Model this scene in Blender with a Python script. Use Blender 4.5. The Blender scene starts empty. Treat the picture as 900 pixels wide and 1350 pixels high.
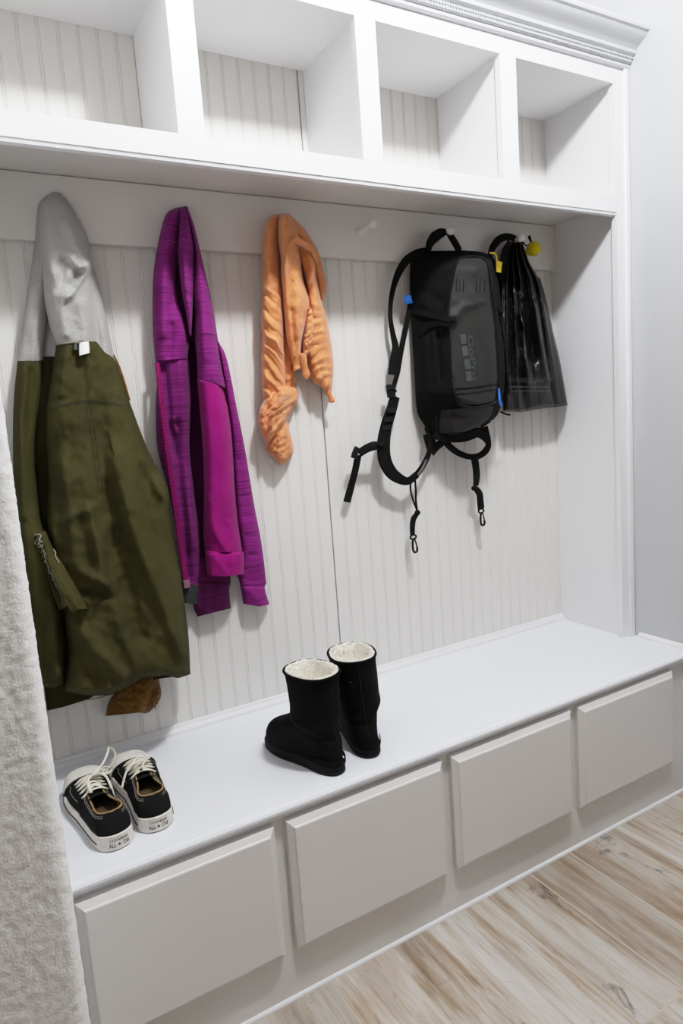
import bpy, bmesh, math, random
import numpy as np
from mathutils import Vector, Matrix, noise as mnoise
random.seed(7); rng = np.random.default_rng(7)
PI = math.pi
sc = bpy.context.scene
col = sc.collection

# ------------------------------------------------------------------ camera
CX, CY, CZ, YAW, PITCH, ROLL, FPX = -1.84, -1.6991, 1.2508, -.5107, -.1408, -.0734, 887.4466
CAM = np.array([CX, CY, CZ])
FW = np.array([-math.sin(YAW)*math.cos(PITCH), math.cos(YAW)*math.cos(PITCH), math.sin(PITCH)])
RT = np.array([math.cos(YAW), math.sin(YAW), 0.0]); UP = np.cross(RT, FW)
_c, _s = math.cos(ROLL), math.sin(ROLL)
RT, UP = _c*RT+_s*UP, -_s*RT+_c*UP
cd = bpy.data.cameras.new('camera'); co = bpy.data.objects.new('camera', cd); col.objects.link(co)
M = Matrix.Identity(4)
for i in range(3):
    M[i][0], M[i][1], M[i][2], M[i][3] = RT[i], UP[i], -FW[i], CAM[i]
co.matrix_world = M
cd.sensor_fit = 'VERTICAL'; cd.sensor_height = 36.0; cd.sensor_width = 24.0
cd.lens = FPX*36.0/1350.0; cd.clip_start = .01
sc.camera = co

def at(x, y, d):
    """world point seen at (x, y) of the photograph, d metres in front of the panelled wall"""
    x = np.asarray(x, float); y = np.asarray(y, float); d = np.asarray(d, float)
    r = FW + np.multiply.outer((x-450)/FPX, RT) + np.multiply.outer((675-y)/FPX, UP)
    t = (-d-CAM[1])/r[..., 1]
    return CAM + r*t[..., None]

# ------------------------------------------------------------------ colours and materials
def lin(c):
    c = c/255.0
    return c/12.92 if c <= .04045 else ((c+.055)/1.055)**2.4
def rgb(r, g, b): return (lin(r), lin(g), lin(b), 1)

def newmat(name):
    m = bpy.data.materials.new(name); m.use_nodes = True
    nt = m.node_tree
    return m, nt, nt.nodes['Principled BSDF']
def mapped(nt, scale=(1, 1, 1), rot=(0, 0, 0)):
    tc = nt.nodes.new('ShaderNodeTexCoord'); mp = nt.nodes.new('ShaderNodeMapping')
    mp.inputs['Scale'].default_value = scale; mp.inputs['Rotation'].default_value = rot
    nt.links.new(tc.outputs['Object'], mp.inputs['Vector'])
    return mp.outputs['Vector']
def noise(nt, vec, scale, detail=4, rough=.55):
    n = nt.nodes.new('ShaderNodeTexNoise'); n.inputs['Scale'].default_value = scale
    n.inputs['Detail'].default_value = detail; n.inputs['Roughness'].default_value = rough
    nt.links.new(vec, n.inputs['Vector']); return n.outputs['Fac']
def ramp(nt, fac, stops):
    r = nt.nodes.new('ShaderNodeValToRGB'); e = r.color_ramp.elements
    while len(e) < len(stops): e.new(.5)
    for k, (p, c) in enumerate(stops): e[k].position = p; e[k].color = c
    nt.links.new(fac, r.inputs['Fac']); return r.outputs['Color']
def bump(nt, b, h, strength, dist):
    n = nt.nodes.new('ShaderNodeBump'); n.inputs['Strength'].default_value = strength
    n.inputs['Distance'].default_value = dist
    nt.links.new(h, n.inputs['Height']); nt.links.new(n.outputs['Normal'], b.inputs['Normal'])

def mk_paint(name, c, rough=.45, bs=0.0, scale=300, dist=.0005, var=.015):
    m, nt, b = newmat(name); v = mapped(nt)
    f = noise(nt, v, 9, 3)
    lo = tuple(x*(1-var) for x in c[:3])+(1,)
    nt.links.new(ramp(nt, f, [(.3, lo), (.7, c)]), b.inputs['Base Color'])
    b.inputs['Roughness'].default_value = rough
    if bs: bump(nt, b, noise(nt, v, scale, 3), bs, dist)
    return m
def mk_cloth(name, c, c2=None, rough=.9, scale=1200, bs=.35, stripes=None, dist=.0006, big=14, sheen=.15, rot=(0,0,0)):
    m, nt, b = newmat(name)
    if stripes:
        v = mapped(nt, stripes, rot); f = noise(nt, v, 1, 3, .6)
        nt.links.new(ramp(nt, f, c), b.inputs['Base Color'])
    else:
        v0 = mapped(nt); f = noise(nt, v0, big, 5, .65)
        nt.links.new(ramp(nt, f, [(.3, c2 or c), (.7, c)]), b.inputs['Base Color'])
    b.inputs['Roughness'].default_value = rough
    b.inputs['Sheen Weight'].default_value = sheen
    b.inputs['Specular IOR Level'].default_value = .12
    v1 = mapped(nt); bump(nt, b, noise(nt, v1, scale, 2), bs, dist)
    return m
def mk_plain(name, c, rough=.5, spec=.5, metal=0, bs=0, scale=400, dist=.0005):
    m, nt, b = newmat(name); v = mapped(nt)
    lo = tuple(x*.85 for x in c[:3])+(1,)
    nt.links.new(ramp(nt, noise(nt, v, 40, 3), [(.35, lo), (.65, c)]), b.inputs['Base Color'])
    b.inputs['Roughness'].default_value = rough; b.inputs['Specular IOR Level'].default_value = spec
    b.inputs['Metallic'].default_value = metal
    if bs: bump(nt, b, noise(nt, v, scale, 3), bs, dist)
    return m

MW = mk_paint('white_satin_paint', rgb(233, 233, 235), .38)
MBEAD = mk_paint('white_beadboard_paint', rgb(228, 225, 221), .5)
MBENCH = mk_paint('white_bench_paint', rgb(234, 236, 241), .35)
MBASE = mk_paint('white_cabinet_paint', rgb(222, 220, 218), .4)
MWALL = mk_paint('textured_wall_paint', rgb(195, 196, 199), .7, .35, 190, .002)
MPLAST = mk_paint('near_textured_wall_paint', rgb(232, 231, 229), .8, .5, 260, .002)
MCROWN = mk_paint('shaded_white_crown_paint', rgb(208, 209, 212), .4)  # white paint darkened, so the crown's shade sits in its colour
MCEIL = mk_paint('ceiling_paint', rgb(235, 235, 235), .8, .3, 200, .001)
MOLIVE = mk_cloth('olive_cotton', rgb(66, 62, 33), rgb(51, 48, 24), big=8, scale=1500, sheen=0)
MOLIVED = mk_cloth('olive_cotton_shaded', rgb(50, 48, 25), rgb(44, 40, 22), sheen=0)  # darkened olive: shade between layers and under the flap is in the colour
MGREY = mk_cloth('grey_marl_jersey', rgb(176, 174, 169), rgb(150, 148, 144), big=260, scale=900, bs=.5)
MMUST = mk_cloth('mustard_fleece', rgb(132, 92, 36), rgb(92, 60, 20), big=220, scale=350, bs=1.0, dist=.003)
MPURS = mk_cloth('space_dyed_purple_knit', [(.30, rgb(80, 15, 68)), (.42, rgb(112, 25, 98)), (.52, rgb(134, 37, 121)), (.62, rgb(96, 19, 83)), (.72, rgb(150, 58, 140))], stripes=(2.5, 2.5, 170), sheen=.05, bs=.15)
MPURD = mk_cloth('space_dyed_diagonal_knit', [(.30, rgb(68, 12, 58)), (.45, rgb(98, 22, 86)), (.6, rgb(114, 31, 103)), (.72, rgb(84, 17, 73))], stripes=(2.5, 2.5, 170), rot=(0, .6, 0), sheen=.05, bs=.15)  # hoodie body stripes darkened overall to stand for the sleeve's shadow
MMAG = mk_cloth('magenta_fleece', rgb(140, 18, 106), rgb(132, 15, 98), sheen=.05, bs=.15)
MMAGD = mk_cloth('deep_plum_knit', [(.35, rgb(70, 12, 58)), (.6, rgb(88, 17, 72))], stripes=(2.5, 2.5, 120), sheen=.1, bs=.15)
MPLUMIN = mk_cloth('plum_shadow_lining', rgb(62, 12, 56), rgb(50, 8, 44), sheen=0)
MZIP = mk_cloth('magenta_zipper_tape', rgb(122, 16, 82), rgb(108, 12, 70), sheen=0)
MTEETH = mk_plain('pink_zipper_teeth', rgb(172, 70, 120), .4)
MORG = mk_cloth('apricot_gauze', rgb(222, 150, 98), rgb(204, 128, 76), big=45, scale=600, bs=.7, dist=.001, sheen=.3)
MBAGF = mk_cloth('black_pack_nylon', rgb(15, 15, 15), rgb(11, 11, 11), rough=.9, sheen=0, scale=1800)
MBAGP = mk_plain('charcoal_coated_panel', rgb(35, 34, 32), .65, .25, bs=.25, scale=900, dist=.0004)
MWEB = mk_cloth('black_webbing', rgb(18, 18, 18), rgb(13, 13, 13), rough=.85, sheen=0, scale=900, bs=.8)
MBUCK = mk_plain('black_buckle_plastic', rgb(15, 15, 15), .75, .2)
MGREYIN = mk_cloth('grey_strap_lining', rgb(120, 120, 122), rgb(104, 104, 106), sheen=0)
MLOGO = mk_plain('grey_logo_print', rgb(66, 69, 71), .65, .15)
MBLUE = mk_plain('bright_blue_rubber', rgb(44, 118, 214), .5)
MYEL = mk_plain('yellow_rubber', rgb(228, 196, 20), .5)
MFELT = mk_cloth('yellow_felt', rgb(216, 196, 28), rgb(196, 172, 20), big=120, scale=500, bs=1, dist=.002)
MPOLY = mk_plain('glossy_black_plastic', rgb(15, 14, 13), .33, .4, bs=.25, scale=45, dist=.004)
MPRINT = mk_plain('faded_bag_print', rgb(66, 69, 78), .5)
MSUEDE = mk_cloth('black_suede', rgb(11, 10, 10), rgb(7, 7, 7), sheen=0, scale=500, bs=.6)
MSOLE = mk_plain('black_boot_rubber', rgb(14, 14, 14), .75, .2)
MSHEEP = mk_cloth('cream_sheepskin', rgb(252, 249, 240), rgb(240, 232, 214), big=40, scale=260, bs=1, dist=.004, sheen=.4)
MCANV = mk_cloth('black_canvas', rgb(21, 21, 22), rgb(15, 15, 16), sheen=0, scale=1600, bs=.6)
MRUB = mk_plain('worn_white_rubber', rgb(232, 226, 218), .5)
MLACE = mk_cloth('off_white_lace', rgb(226, 220, 205), rgb(206, 198, 180), sheen=0, scale=1400)
MTAN = mk_cloth('tan_canvas_lining', rgb(170, 140, 100), rgb(140, 112, 78), sheen=0)
MINS = mk_cloth('worn_brown_insole', rgb(92, 74, 54), rgb(70, 56, 40), sheen=0)
MSTR = mk_plain('brown_sole_stripe', rgb(70, 52, 44), .6)
MINK = mk_plain('black_ink', rgb(26, 25, 25), .6)
MEYE = mk_plain('silver_eyelet', rgb(200, 200, 200), .3, .5, 1)
MTAG = mk_plain('white_satin_tag', rgb(240, 240, 240), .5)
MSTITCH = mk_plain('pale_stitching', rgb(150, 148, 130), .8)
MSTITD = mk_plain('dark_olive_stitching', rgb(44, 42, 20), .9)

# floor: wood-look planks running towards the bench
def mk_floor():
    m, nt, b = newmat('weathered_wood_look_planks')
    N = nt.nodes.new; L = nt.links.new
    tc = N('ShaderNodeTexCoord'); sep = N('ShaderNodeSeparateXYZ'); L(tc.outputs['Object'], sep.inputs[0])
    cmb = N('ShaderNodeCombineXYZ')
    off = N('ShaderNodeMath'); off.operation = 'ADD'; off.inputs[1].default_value = 0.0
    L(sep.outputs['Y'], off.inputs[0]); L(off.outputs[0], cmb.inputs['X'])
    o2 = N('ShaderNodeMath'); o2.operation = 'ADD'; o2.inputs[1].default_value = 4.0+.022
    L(sep.outputs['X'], o2.inputs[0]); L(o2.outputs[0], cmb.inputs['Y'])
    br = N('ShaderNodeTexBrick'); L(cmb.outputs[0], br.inputs['Vector'])
    br.inputs['Scale'].default_value = 1; br.inputs['Brick Width'].default_value = .92
    br.inputs['Row Height'].default_value = .153; br.inputs['Mortar Size'].default_value = .0024
    br.inputs['Mortar Smooth'].default_value = .3; br.offset = .37
    br.inputs['Color1'].default_value = (0, 0, 0, 1); br.inputs['Color2'].default_value = (1, 1, 1, 1)
    br.inputs['Mortar'].default_value = (.5, .5, .5, 1)
    # each plank shifts its own grain
    sh = N('ShaderNodeVectorMath'); sh.operation = 'MULTIPLY_ADD'
    L(br.outputs['Color'], sh.inputs[0]); sh.inputs[1].default_value = (7.3, 13.1, 3.7); L(tc.outputs['Object'], sh.inputs[2])
    def g(scale, sx, sy, det, rough, dist=0.):
        mp = N('ShaderNodeMapping'); mp.inputs['Scale'].default_value = (sx, sy, 1); L(sh.outputs[0], mp.inputs['Vector'])
        n = N('ShaderNodeTexNoise'); n.inputs['Scale'].default_value = scale; n.inputs['Detail'].default_value = det
        n.inputs['Roughness'].default_value = rough; n.inputs['Distortion'].default_value = dist
        L(mp.outputs[0], n.inputs['Vector']); return n.outputs['Fac']
    broad = g(1, 11, 1.5, 5, .62, .5); streak = g(1, 46, 3.2, 6, .7, .4); fine = g(1, 240, 14, 4, .7); knot = g(1, 9, 5, 5, .7, 1.5)
    c1 = ramp(nt, broad, [(.37, rgb(140, 112, 82)), (.465, rgb(182, 158, 128)), (.53, rgb(214, 206, 196)), (.64, rgb(232, 230, 228))])
    c2 = ramp(nt, streak, [(.34, rgb(140, 116, 90)), (.45, rgb(204, 192, 178)), (.54, rgb(232, 230, 228))])
    mx = N('ShaderNodeMix'); mx.data_type = 'RGBA'; mx.inputs[0].default_value = .42
    L(c1, mx.inputs[6]); L(c2, mx.inputs[7])
    c3 = ramp(nt, knot, [(.27, rgb(96, 86, 76)), (.37, rgb(255, 255, 255))])
    m2 = N('ShaderNodeMix'); m2.data_type = 'RGBA'; m2.blend_type = 'MULTIPLY'; m2.inputs[0].default_value = .8
    L(mx.outputs[2], m2.inputs[6]); L(c3, m2.inputs[7])
    c4 = ramp(nt, fine, [(.3, (.72, .70, .68, 1)), (.5, (1, 1, 1, 1))])
    m3 = N('ShaderNodeMix'); m3.data_type = 'RGBA'; m3.blend_type = 'MULTIPLY'; m3.inputs[0].default_value = .6
    L(m2.outputs[2], m3.inputs[6]); L(c4, m3.inputs[7])
    # plank to plank tone and pale grout
    tone = ramp(nt, br.outputs['Color'], [(0, (.52, .48, .43, 1)), (.5, (.73, .71, .69, 1)), (1, (.81, .80, .79, 1))])
    m4 = N('ShaderNodeMix'); m4.data_type = 'RGBA'; m4.blend_type = 'MULTIPLY'; m4.inputs[0].default_value = 1
    L(m3.outputs[2], m4.inputs[6]); L(tone, m4.inputs[7])
    m5 = N('ShaderNodeMix'); m5.data_type = 'RGBA'; L(br.outputs['Fac'], m5.inputs[0])
    L(m4.outputs[2], m5.inputs[6]); m5.inputs[7].default_value = rgb(186, 174, 156)
    L(m5.outputs[2], b.inputs['Base Color'])
    b.inputs['Roughness'].default_value = .42
    bump(nt, b, streak, .15, .001)
    return m
MFLOOR = mk_floor()

# ------------------------------------------------------------------ mesh builder
class MB:
    def __init__(s): s.v = []; s.f = []; s.m = []; s.n = 0
    def add(s, verts, faces, mi=0):
        verts = [tuple(map(float, p)) for p in verts]
        s.v += verts; s.f += [tuple(int(i)+s.n for i in f) for f in faces]; s.m += [mi]*len(faces); s.n += len(verts)
    def grid(s, P, mi=0, closed_u=False):
        P = np.asarray(P); nv, nu = P.shape[:2]; F = []
        for j in range(nv-1):
            for i in range(nu if closed_u else nu-1):
                k = (i+1) % nu
                F.append((j*nu+i, j*nu+k, (j+1)*nu+k, (j+1)*nu+i))
        s.add(P.reshape(-1, 3), F, mi)
    def box(s, x0, x1, y0, y1, z0, z1, mi=0):
        V = [(x, y, z) for z in (z0, z1) for y in (y0, y1) for x in (x0, x1)]
        s.add(V, [(0, 2, 3, 1), (4, 5, 7, 6), (0, 1, 5, 4), (2, 6, 7, 3), (0, 4, 6, 2), (1, 3, 7, 5)], mi)
    def prism(s, prof, x0, x1, mi=0):
        """profile of (y, z) pulled along x"""
        n = len(prof); V = [(x0, y, z) for y, z in prof]+[(x1, y, z) for y, z in prof]
        F = [(i, (i+1) % n, n+(i+1) % n, n+i) for i in range(n)]+[tuple(range(n-1, -1, -1)), tuple(range(n, 2*n))]
        s.add(V, F, mi)
    def tube(s, pts, r, seg=10, mi=0, closed=False, flat=1.0):
        pts = np.asarray(pts, float); n = len(pts)
        r = np.full(n, r) if np.isscalar(r) else np.asarray(r)
        T = np.gradient(pts, axis=0)
        if closed: T = np.roll(pts, -1, 0)-np.roll(pts, 1, 0)
        T /= np.linalg.norm(T, axis=1)[:, None]+1e-12
        a = np.array([0, 0, 1.0]) if abs(T[0][2]) < .9 else np.array([1.0, 0, 0])
        N = np.cross(T[0], a); N /= np.linalg.norm(N); R = []
        for i in range(n):
            N = N-T[i]*(N@T[i]); N /= np.linalg.norm(N)+1e-12; B = np.cross(T[i], N)
            an = np.arange(seg)*2*PI/seg
            R.append(pts[i]+r[i]*(np.cos(an)[:, None]*N+flat*np.sin(an)[:, None]*B))
        R = np.array(R)
        if closed: R = np.concatenate([R, R[:1]])
        b0 = s.n; s.grid(R, mi, True)
        if not closed:
            s.f.append(tuple(b0+i for i in range(seg))); s.m.append(mi)
            e = b0+(n-1)*seg; s.f.append(tuple(e+i for i in range(seg-1, -1, -1))); s.m.append(mi)
    def ball(s, c, r, mi=0, nu=20, nv=12, sc=(1, 1, 1), amp=0):
        P = []
        for j in range(nv+1):
            th = PI*j/nv; row = []
            for i in range(nu):
                ph = 2*PI*i/nu
                q = np.array([math.sin(th)*math.cos(ph), math.sin(th)*math.sin(ph), math.cos(th)])
                k = 1+(amp*mnoise.noise(Vector(q*6)) if amp else 0)
                row.append(np.array(c)+r*k*q*np.array(sc))
            P.append(row)
        s.grid(P, mi, True)
    def lathe(s, c, axis, prof, seg=20, mi=0):
        """profile of (distance along axis, radius)"""
        a = Vector(axis).normalized(); t = a.orthogonal().normalized(); b = a.cross(t); P = []
        for h, r in prof:
            P.append([tuple(Vector(c)+a*h+(t*math.cos(2*PI*i/seg)+b*math.sin(2*PI*i/seg))*r) for i in range(seg)])
        s.grid(np.array(P), mi, True)
    def build(s, name, mats, parent=None, smooth=True, bevel=0, merge=True, angle=50):
        me = bpy.data.meshes.new(name)
        off = Vector((0, 0, 0))
        if parent is not None: off = world_of(parent)
        me.from_pydata([tuple(Vector(p)-off) for p in s.v], [], s.f)
        for m in (mats if isinstance(mats, (list, tuple)) else [mats]): me.materials.append(m)
        me.polygons.foreach_set('material_index', s.m)
        bm = bmesh.new(); bm.from_mesh(me)
        if merge: bmesh.ops.remove_doubles(bm, verts=bm.verts, dist=1e-6)
        bmesh.ops.recalc_face_normals(bm, faces=bm.faces)
        bm.to_mesh(me); bm.free()
        if smooth:
            me.polygons.foreach_set('use_smooth', [True]*len(me.polygons))
            me.set_sharp_from_angle(angle=math.radians(angle))
        o = bpy.data.objects.new(name, me); col.objects.link(o)
        if parent is not None: o.parent = parent
        if bevel:
            b = o.modifiers.new('edge', 'BEVEL'); b.width = bevel; b.segments = 2; b.limit_method = 'ANGLE'; b.angle_limit = math.radians(50)
        return o
def world_of(o):
    v = Vector(o.location)
    while o.parent: o = o.parent; v += o.location
    return v
def empty(name, loc, label, cat, group=None):
    o = bpy.data.objects.new(name, None); col.objects.link(o); o.location = loc; o.empty_display_size = .05
    tag(o, label, cat, group); return o
def tag(o, label, cat, group=None):
    o['label'] = label; o['category'] = cat
    if group: o['group'] = group
    return o
def struct(o, label=None):
    o['kind'] = 'structure'
    if label: o['label'] = label
    return o
def text_mesh(txt, bold=0.0):
    cu = bpy.data.curves.new('lettering', 'FONT'); cu.body = txt; cu.align_x = 'CENTER'; cu.align_y = 'CENTER'; cu.size = 1; cu.offset = bold; cu.resolution_u = 3
    to = bpy.data.objects.new('lettering', cu); col.objects.link(to)
    dg = bpy.context.evaluated_depsgraph_get(); me = bpy.data.meshes.new_from_object(to.evaluated_get(dg))
    V = np.array([v.co[:] for v in me.vertices]); F = [tuple(p.vertices) for p in me.polygons]
    bpy.data.objects.remove(to); bpy.data.curves.remove(cu); bpy.data.meshes.remove(me)
    c = (V.max(0)+V.min(0))/2; s = V.max(0)-V.min(0); s[2] = 1
    return (V-c)/s, F                                   # fits a unit square

# ------------------------------------------------------------------ cloth tools
def cr(P, n):
    """smooth curve through the points, n samples"""
    P = np.asarray(P, float); k = len(P)
    if k == 2: return P[0]+(P[1]-P[0])*np.linspace(0, 1, n)[:, None]
    Q = np.vstack([2*P[0]-P[1], P, 2*P[-1]-P[-2]])
    ch = np.concatenate([[0], np.cumsum(np.linalg.norm(np.diff(P, axis=0), axis=1))])
    s = np.linspace(0, k-1, n); out = []
    for t in s:
        i = min(int(t), k-2); f = t-i; p0, p1, p2, p3 = Q[i], Q[i+1], Q[i+2], Q[i+3]
        out.append(.5*((2*p1)+(-p0+p2)*f+(2*p0-5*p1+4*p2-p3)*f*f+(-p0+3*p1-3*p2+p3)*f**3))
    return np.array(out)
def lerp_pts(xs, ks, vs): return np.interp(xs, ks, vs)
def fold(X, Y, pts, amp, wl, wr=None):
    """a ridge (or a valley) along a line; wl and wr are its widths on the two sides"""
    wr = wr or wl; pts = np.asarray(pts, float)
    best = np.full(X.shape, 1e9); side = np.ones(X.shape)
    for a, b in zip(pts[:-1], pts[1:]):
        d = b-a; L2 = d@d
        t = np.clip(((X-a[0])*d[0]+(Y-a[1])*d[1])/L2, 0, 1)
        dx = X-a[0]-t*d[0]; dy = Y-a[1]-t*d[1]; q = np.hypot(dx, dy)
        k = q < best; best = np.where(k, q, best); side = np.where(k, np.sign(d[0]*dy-d[1]*dx), side)
    w = np.where(side > 0, wl, wr)
    return amp*np.exp(-(best/w)**2)
def nz(X, Y, s, amp, seed=0):
    out = np.empty(X.shape)
    for i in np.ndindex(X.shape): out[i] = mnoise.noise(Vector((X[i]/s, Y[i]/s, seed*3.7)))
    return amp*out
class Sheet:
    """a hanging piece of cloth: left and right outlines, depth in front of the wall, folds"""
    def __init__(s, mb, Lp, Rp, d, back=.012, nu=40, nv=90, n=2.6, folds=(), noise_=(.002, 22), vt=0, vb=0, bot=None, extra=None, mi=0, seed=1, closed=True, udepth=None, fk=1.0):
        Lc, Rc = cr(Lp, nv+1), cr(Rp, nv+1)
        t = np.linspace(0, 1, nu+1); u = .5*t+.5*(.5-.5*np.cos(PI*t)); v = np.linspace(0, 1, nv+1)
        U, V = np.meshgrid(u, v)
        X = Lc[:, :1]+(Rc[:, :1]-Lc[:, :1])*U; Y = Lc[:, 1:]+(Rc[:, 1:]-Lc[:, 1:])*U
        if bot:
            k, w = zip(*bot); Y = Y+np.interp(U, k, w)*np.clip((V-.75)/.25, 0, 1)**1.5
        D = np.interp(V, np.linspace(0, 1, len(d)), d) if not callable(d) else d(U, V, X, Y)
        if udepth: D = D*np.interp(U, np.linspace(0, 1, len(udepth)), udepth)
        for f in folds: D = D+fold(X, Y, f[0], f[1]*fk, *f[2:])
        if noise_: D = D+nz(X, Y, noise_[1], noise_[0], seed)+nz(X, Y, noise_[1]/2.7, noise_[0]*.45, seed+5)
        if extra: D = D+extra(X, Y, U, V)
        z = at(X, Y, .02)[..., 2]
        bk0 = back(X, Y) if callable(back) else np.full(X.shape, float(back))
        bk = np.where(z > 1.665, np.maximum(bk0, .0235), bk0)
        rx = FW[0]+(X-450)/FPX*RT[0]+(675-Y)/FPX*UP[0]; ry = FW[1]+(X-450)/FPX*RT[1]+(675-Y)/FPX*UP[1]
        bk = np.maximum(bk, -CAM[1]-(-.010-CAM[0])*ry/rx)           # stay clear of the side panel
        e = np.maximum(0, 1-np.abs(2*U-1)**n)**(1/n)
        if vt: e = e*np.sqrt(np.clip(1-np.clip(1-V/vt, 0, 1)**2, 0, 1))
        if vb: e = e*np.sqrt(np.clip(1-np.clip(1-(1-V)/vb, 0, 1)**2, 0, 1))
        D = bk+np.maximum(D-bk, .002)*e
        s.X, s.Y, s.D = X, Y, D
        P = at(X, Y, D); b0 = mb.n; mb.grid(P, mi)
        if closed:
            w = nu+1
            B = at(np.stack([X[:, 0], X[:, -1]], 1), np.stack([Y[:, 0], Y[:, -1]], 1), np.stack([bk[:, 0], bk[:, -1]], 1)-.0015)
            mb.grid(B, mi)
            # close the top and the bottom
            for j in (0, nv):
                row = P[j]; rb = at(X[j], Y[j], bk[j]-.0015); mb.grid(np.stack([row, rb]), mi)
    def depth(s, x, y):
        q = (s.X-x)**2+(s.Y-y)**2; i = np.argsort(q.ravel())[:4]; w = 1/(q.ravel()[i]+.05)
        return float((s.D.ravel()[i]*w).sum()/w.sum())
    def on(s, x, y, lift=.001): return at(x, y, s.depth(x, y)+lift)
def line_on(sh, pts, n, lift=.001):
    return np.array([sh.on(p[0], p[1], lift) for p in cr(pts, n)])
def ribbon(mb, pts, width, thick=.002, normal=(0, -1, 0), n=40, mi=0, twist=None):
    """a flat strap; pts are (x, y, depth), width in metres (one or one per point)"""
    P = cr([tuple(at(*p)) for p in pts], n)
    W = np.interp(np.linspace(0, 1, n), np.linspace(0, 1, len(width)), width) if not np.isscalar(width) else np.full(n, width)
    T = np.gradient(P, axis=0); T /= np.linalg.norm(T, axis=1)[:, None]
    rows = []
    for i in range(n):
        N = np.array(normal, float)
        if twist is not None:
            a = np.interp(i/(n-1), np.linspace(0, 1, len(twist)), twist); N = Matrix.Rotation(a, 3, Vector(T[i])) @ Vector(normal); N = np.array(N)
        N = N-T[i]*(N@T[i]); N /= np.linalg.norm(N)+1e-9; S = np.cross(T[i], N)
        w = W[i]/2; h = thick/2
        rows.append([P[i]+S*w*a+N*h*b for a, b in ((-1, .5), (-.9, 1), (.9, 1), (1, .5), (1, -.5), (.9, -1), (-.9, -1), (-1, -.5))])
    b0 = mb.n; mb.grid(rows, mi, True)
    mb.f.append(tuple(b0+i for i in range(8))); mb.m.append(mi); e = b0+(n-1)*8
    mb.f.append(tuple(e+i for i in range(7, -1, -1))); mb.m.append(mi)
    return P

# ================================================================== the room
XW, XL = .04, -1.783           # right wall, left wall of the alcove
H, DF, DB = .46, .2754, .4664  # bench height, face frame depth, bench face depth
m = MB(); m.box(-3.2, XW+.1, -3.6, .1, -.06, 0); struct(m.build('floor', MFLOOR, smooth=False), 'whitewashed wood-look plank floor')
m = MB(); m.box(-3.2, XW+.1, -3.6, .1, 2.74, 2.80); struct(m.build('ceiling', MCEIL, smooth=False))
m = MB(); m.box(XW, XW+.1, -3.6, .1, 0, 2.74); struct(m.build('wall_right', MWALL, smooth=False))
# panelled back wall: beads cut as real grooves
pitch = .0425; seam = -.9243; prof = [(XL-.05, 0.0)]
ks = sorted(seam+pitch*k for k in range(-21, 23))
for x in ks:
    if not XL < x < -.004: continue
    if abs(x-seam) < 1e-6:
        prof += [(x-.0022, 0), (x-.0012, .004), (x+.0012, .004), (x+.0022, 0)]; continue
    for q in (-.0027, .0027):
        prof += [(x+q-.0018, 0), (x+q-.0007, .0018), (x+q+.0007, .0018), (x+q+.0018, 0)]
prof += [(XW, 0.0)]
m = MB()
m.grid(np.array([[(x, y, z) for x, y in prof] for z in (0.0, 2.3)]))
m.box(XL-.05, XW, .004, .1, 0, 2.74)
m.box(XL-.05, XW, 0, .02, 2.3, 2.74)
struct(m.build('wall_back', MBEAD, smooth=False, merge=False), 'white beadboard panelled back wall')
# near end of the left wall with a soft rounded, plaster-textured corner
YC = -.80; R = .02
path = [(-2.35, YC)]+[(x, YC) for x in np.linspace(-2.02, XL-R, 70)]
path += [(XL-R+R*math.sin(a), YC+R-R*math.cos(a)) for a in np.linspace(0, PI/2, 9)[1:]]
path += [(XL, y) for y in np.linspace(YC+R+.004, YC+.16, 40)]+[(XL, -.3), (XL, .02)]
pa = np.array(path); T = np.gradient(pa, axis=0); T /= np.linalg.norm(T, axis=1)[:, None]; Nn = np.stack([T[:, 1], -T[:, 0]], 1)
zs = np.concatenate([np.linspace(0, 1.75, 420), [2.0, 2.74]])
P = np.zeros((len(zs), len(pa), 3))
for j, z in enumerate(zs):
    for i, (x, y) in enumerate(pa):
        q = Vector((x*1.0, y, z))
        a = .0012*mnoise.noise(q*130)+.0007*mnoise.noise(q*60)+.0008*mnoise.noise(Vector((q.x*170, q.y*170, q.z*290)))
        if i in (0, len(pa)-1) or z > 1.75: a = 0
        P[j, i] = (x+Nn[i, 0]*a, y+Nn[i, 1]*a, z)
m = MB(); m.grid(P); m.box(-2.35, XL-.06, YC+.05, .1, 0, 2.74)
struct(m.build('wall_left', MPLAST, angle=80), 'white textured wall end at the left, close to the camera')
m = MB(); m.prism([(0, 0), (-.018, 0), (-.018, .085), (-.013, .09), (-.013, .098), (-.016, .104), (-.016, .11), (-.008, .122), (0, .13)], 0, 1)
V = [(XW+y, -DB-.03-2.9*x, z) for x, y, z in m.v]; m.v = V
struct(m.build('baseboard_right', MW, angle=20), 'moulded white baseboard along the right wall')
# little mouldings where the bench top meets the walls
q = [(0, H), (-.017, H), (-.0165, H+.006), (-.013, H+.011), (-.008, H+.0145), (-.006, H+.02), (0, H+.022)]
m = MB(); m.prism(q, XL, 0); struct(m.build('trim_1', MW, angle=20), 'quarter round moulding along the back of the bench')
m = MB(); q2 = [(0, H), (-.014, H), (-.013, H+.006), (-.009, H+.011), (0, H+.014)]
m.prism(q2, 0, 1); m.v = [(XW+y, -.30-.170*x, z) for x, y, z in m.v]
struct(m.build('trim_2', MW, angle=20), 'thin moulding where bench top meets right wall')
m = MB(); m.prism([(-DB+.001, 0), (-DB-.007, 0), (-DB-.0065, .004), (-DB-.004, .007), (-DB+.001, .008)], XL, XW-.001)
struct(m.build('trim_3', MW, angle=20), 'thin white moulding where the bench meets the floor')

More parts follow.
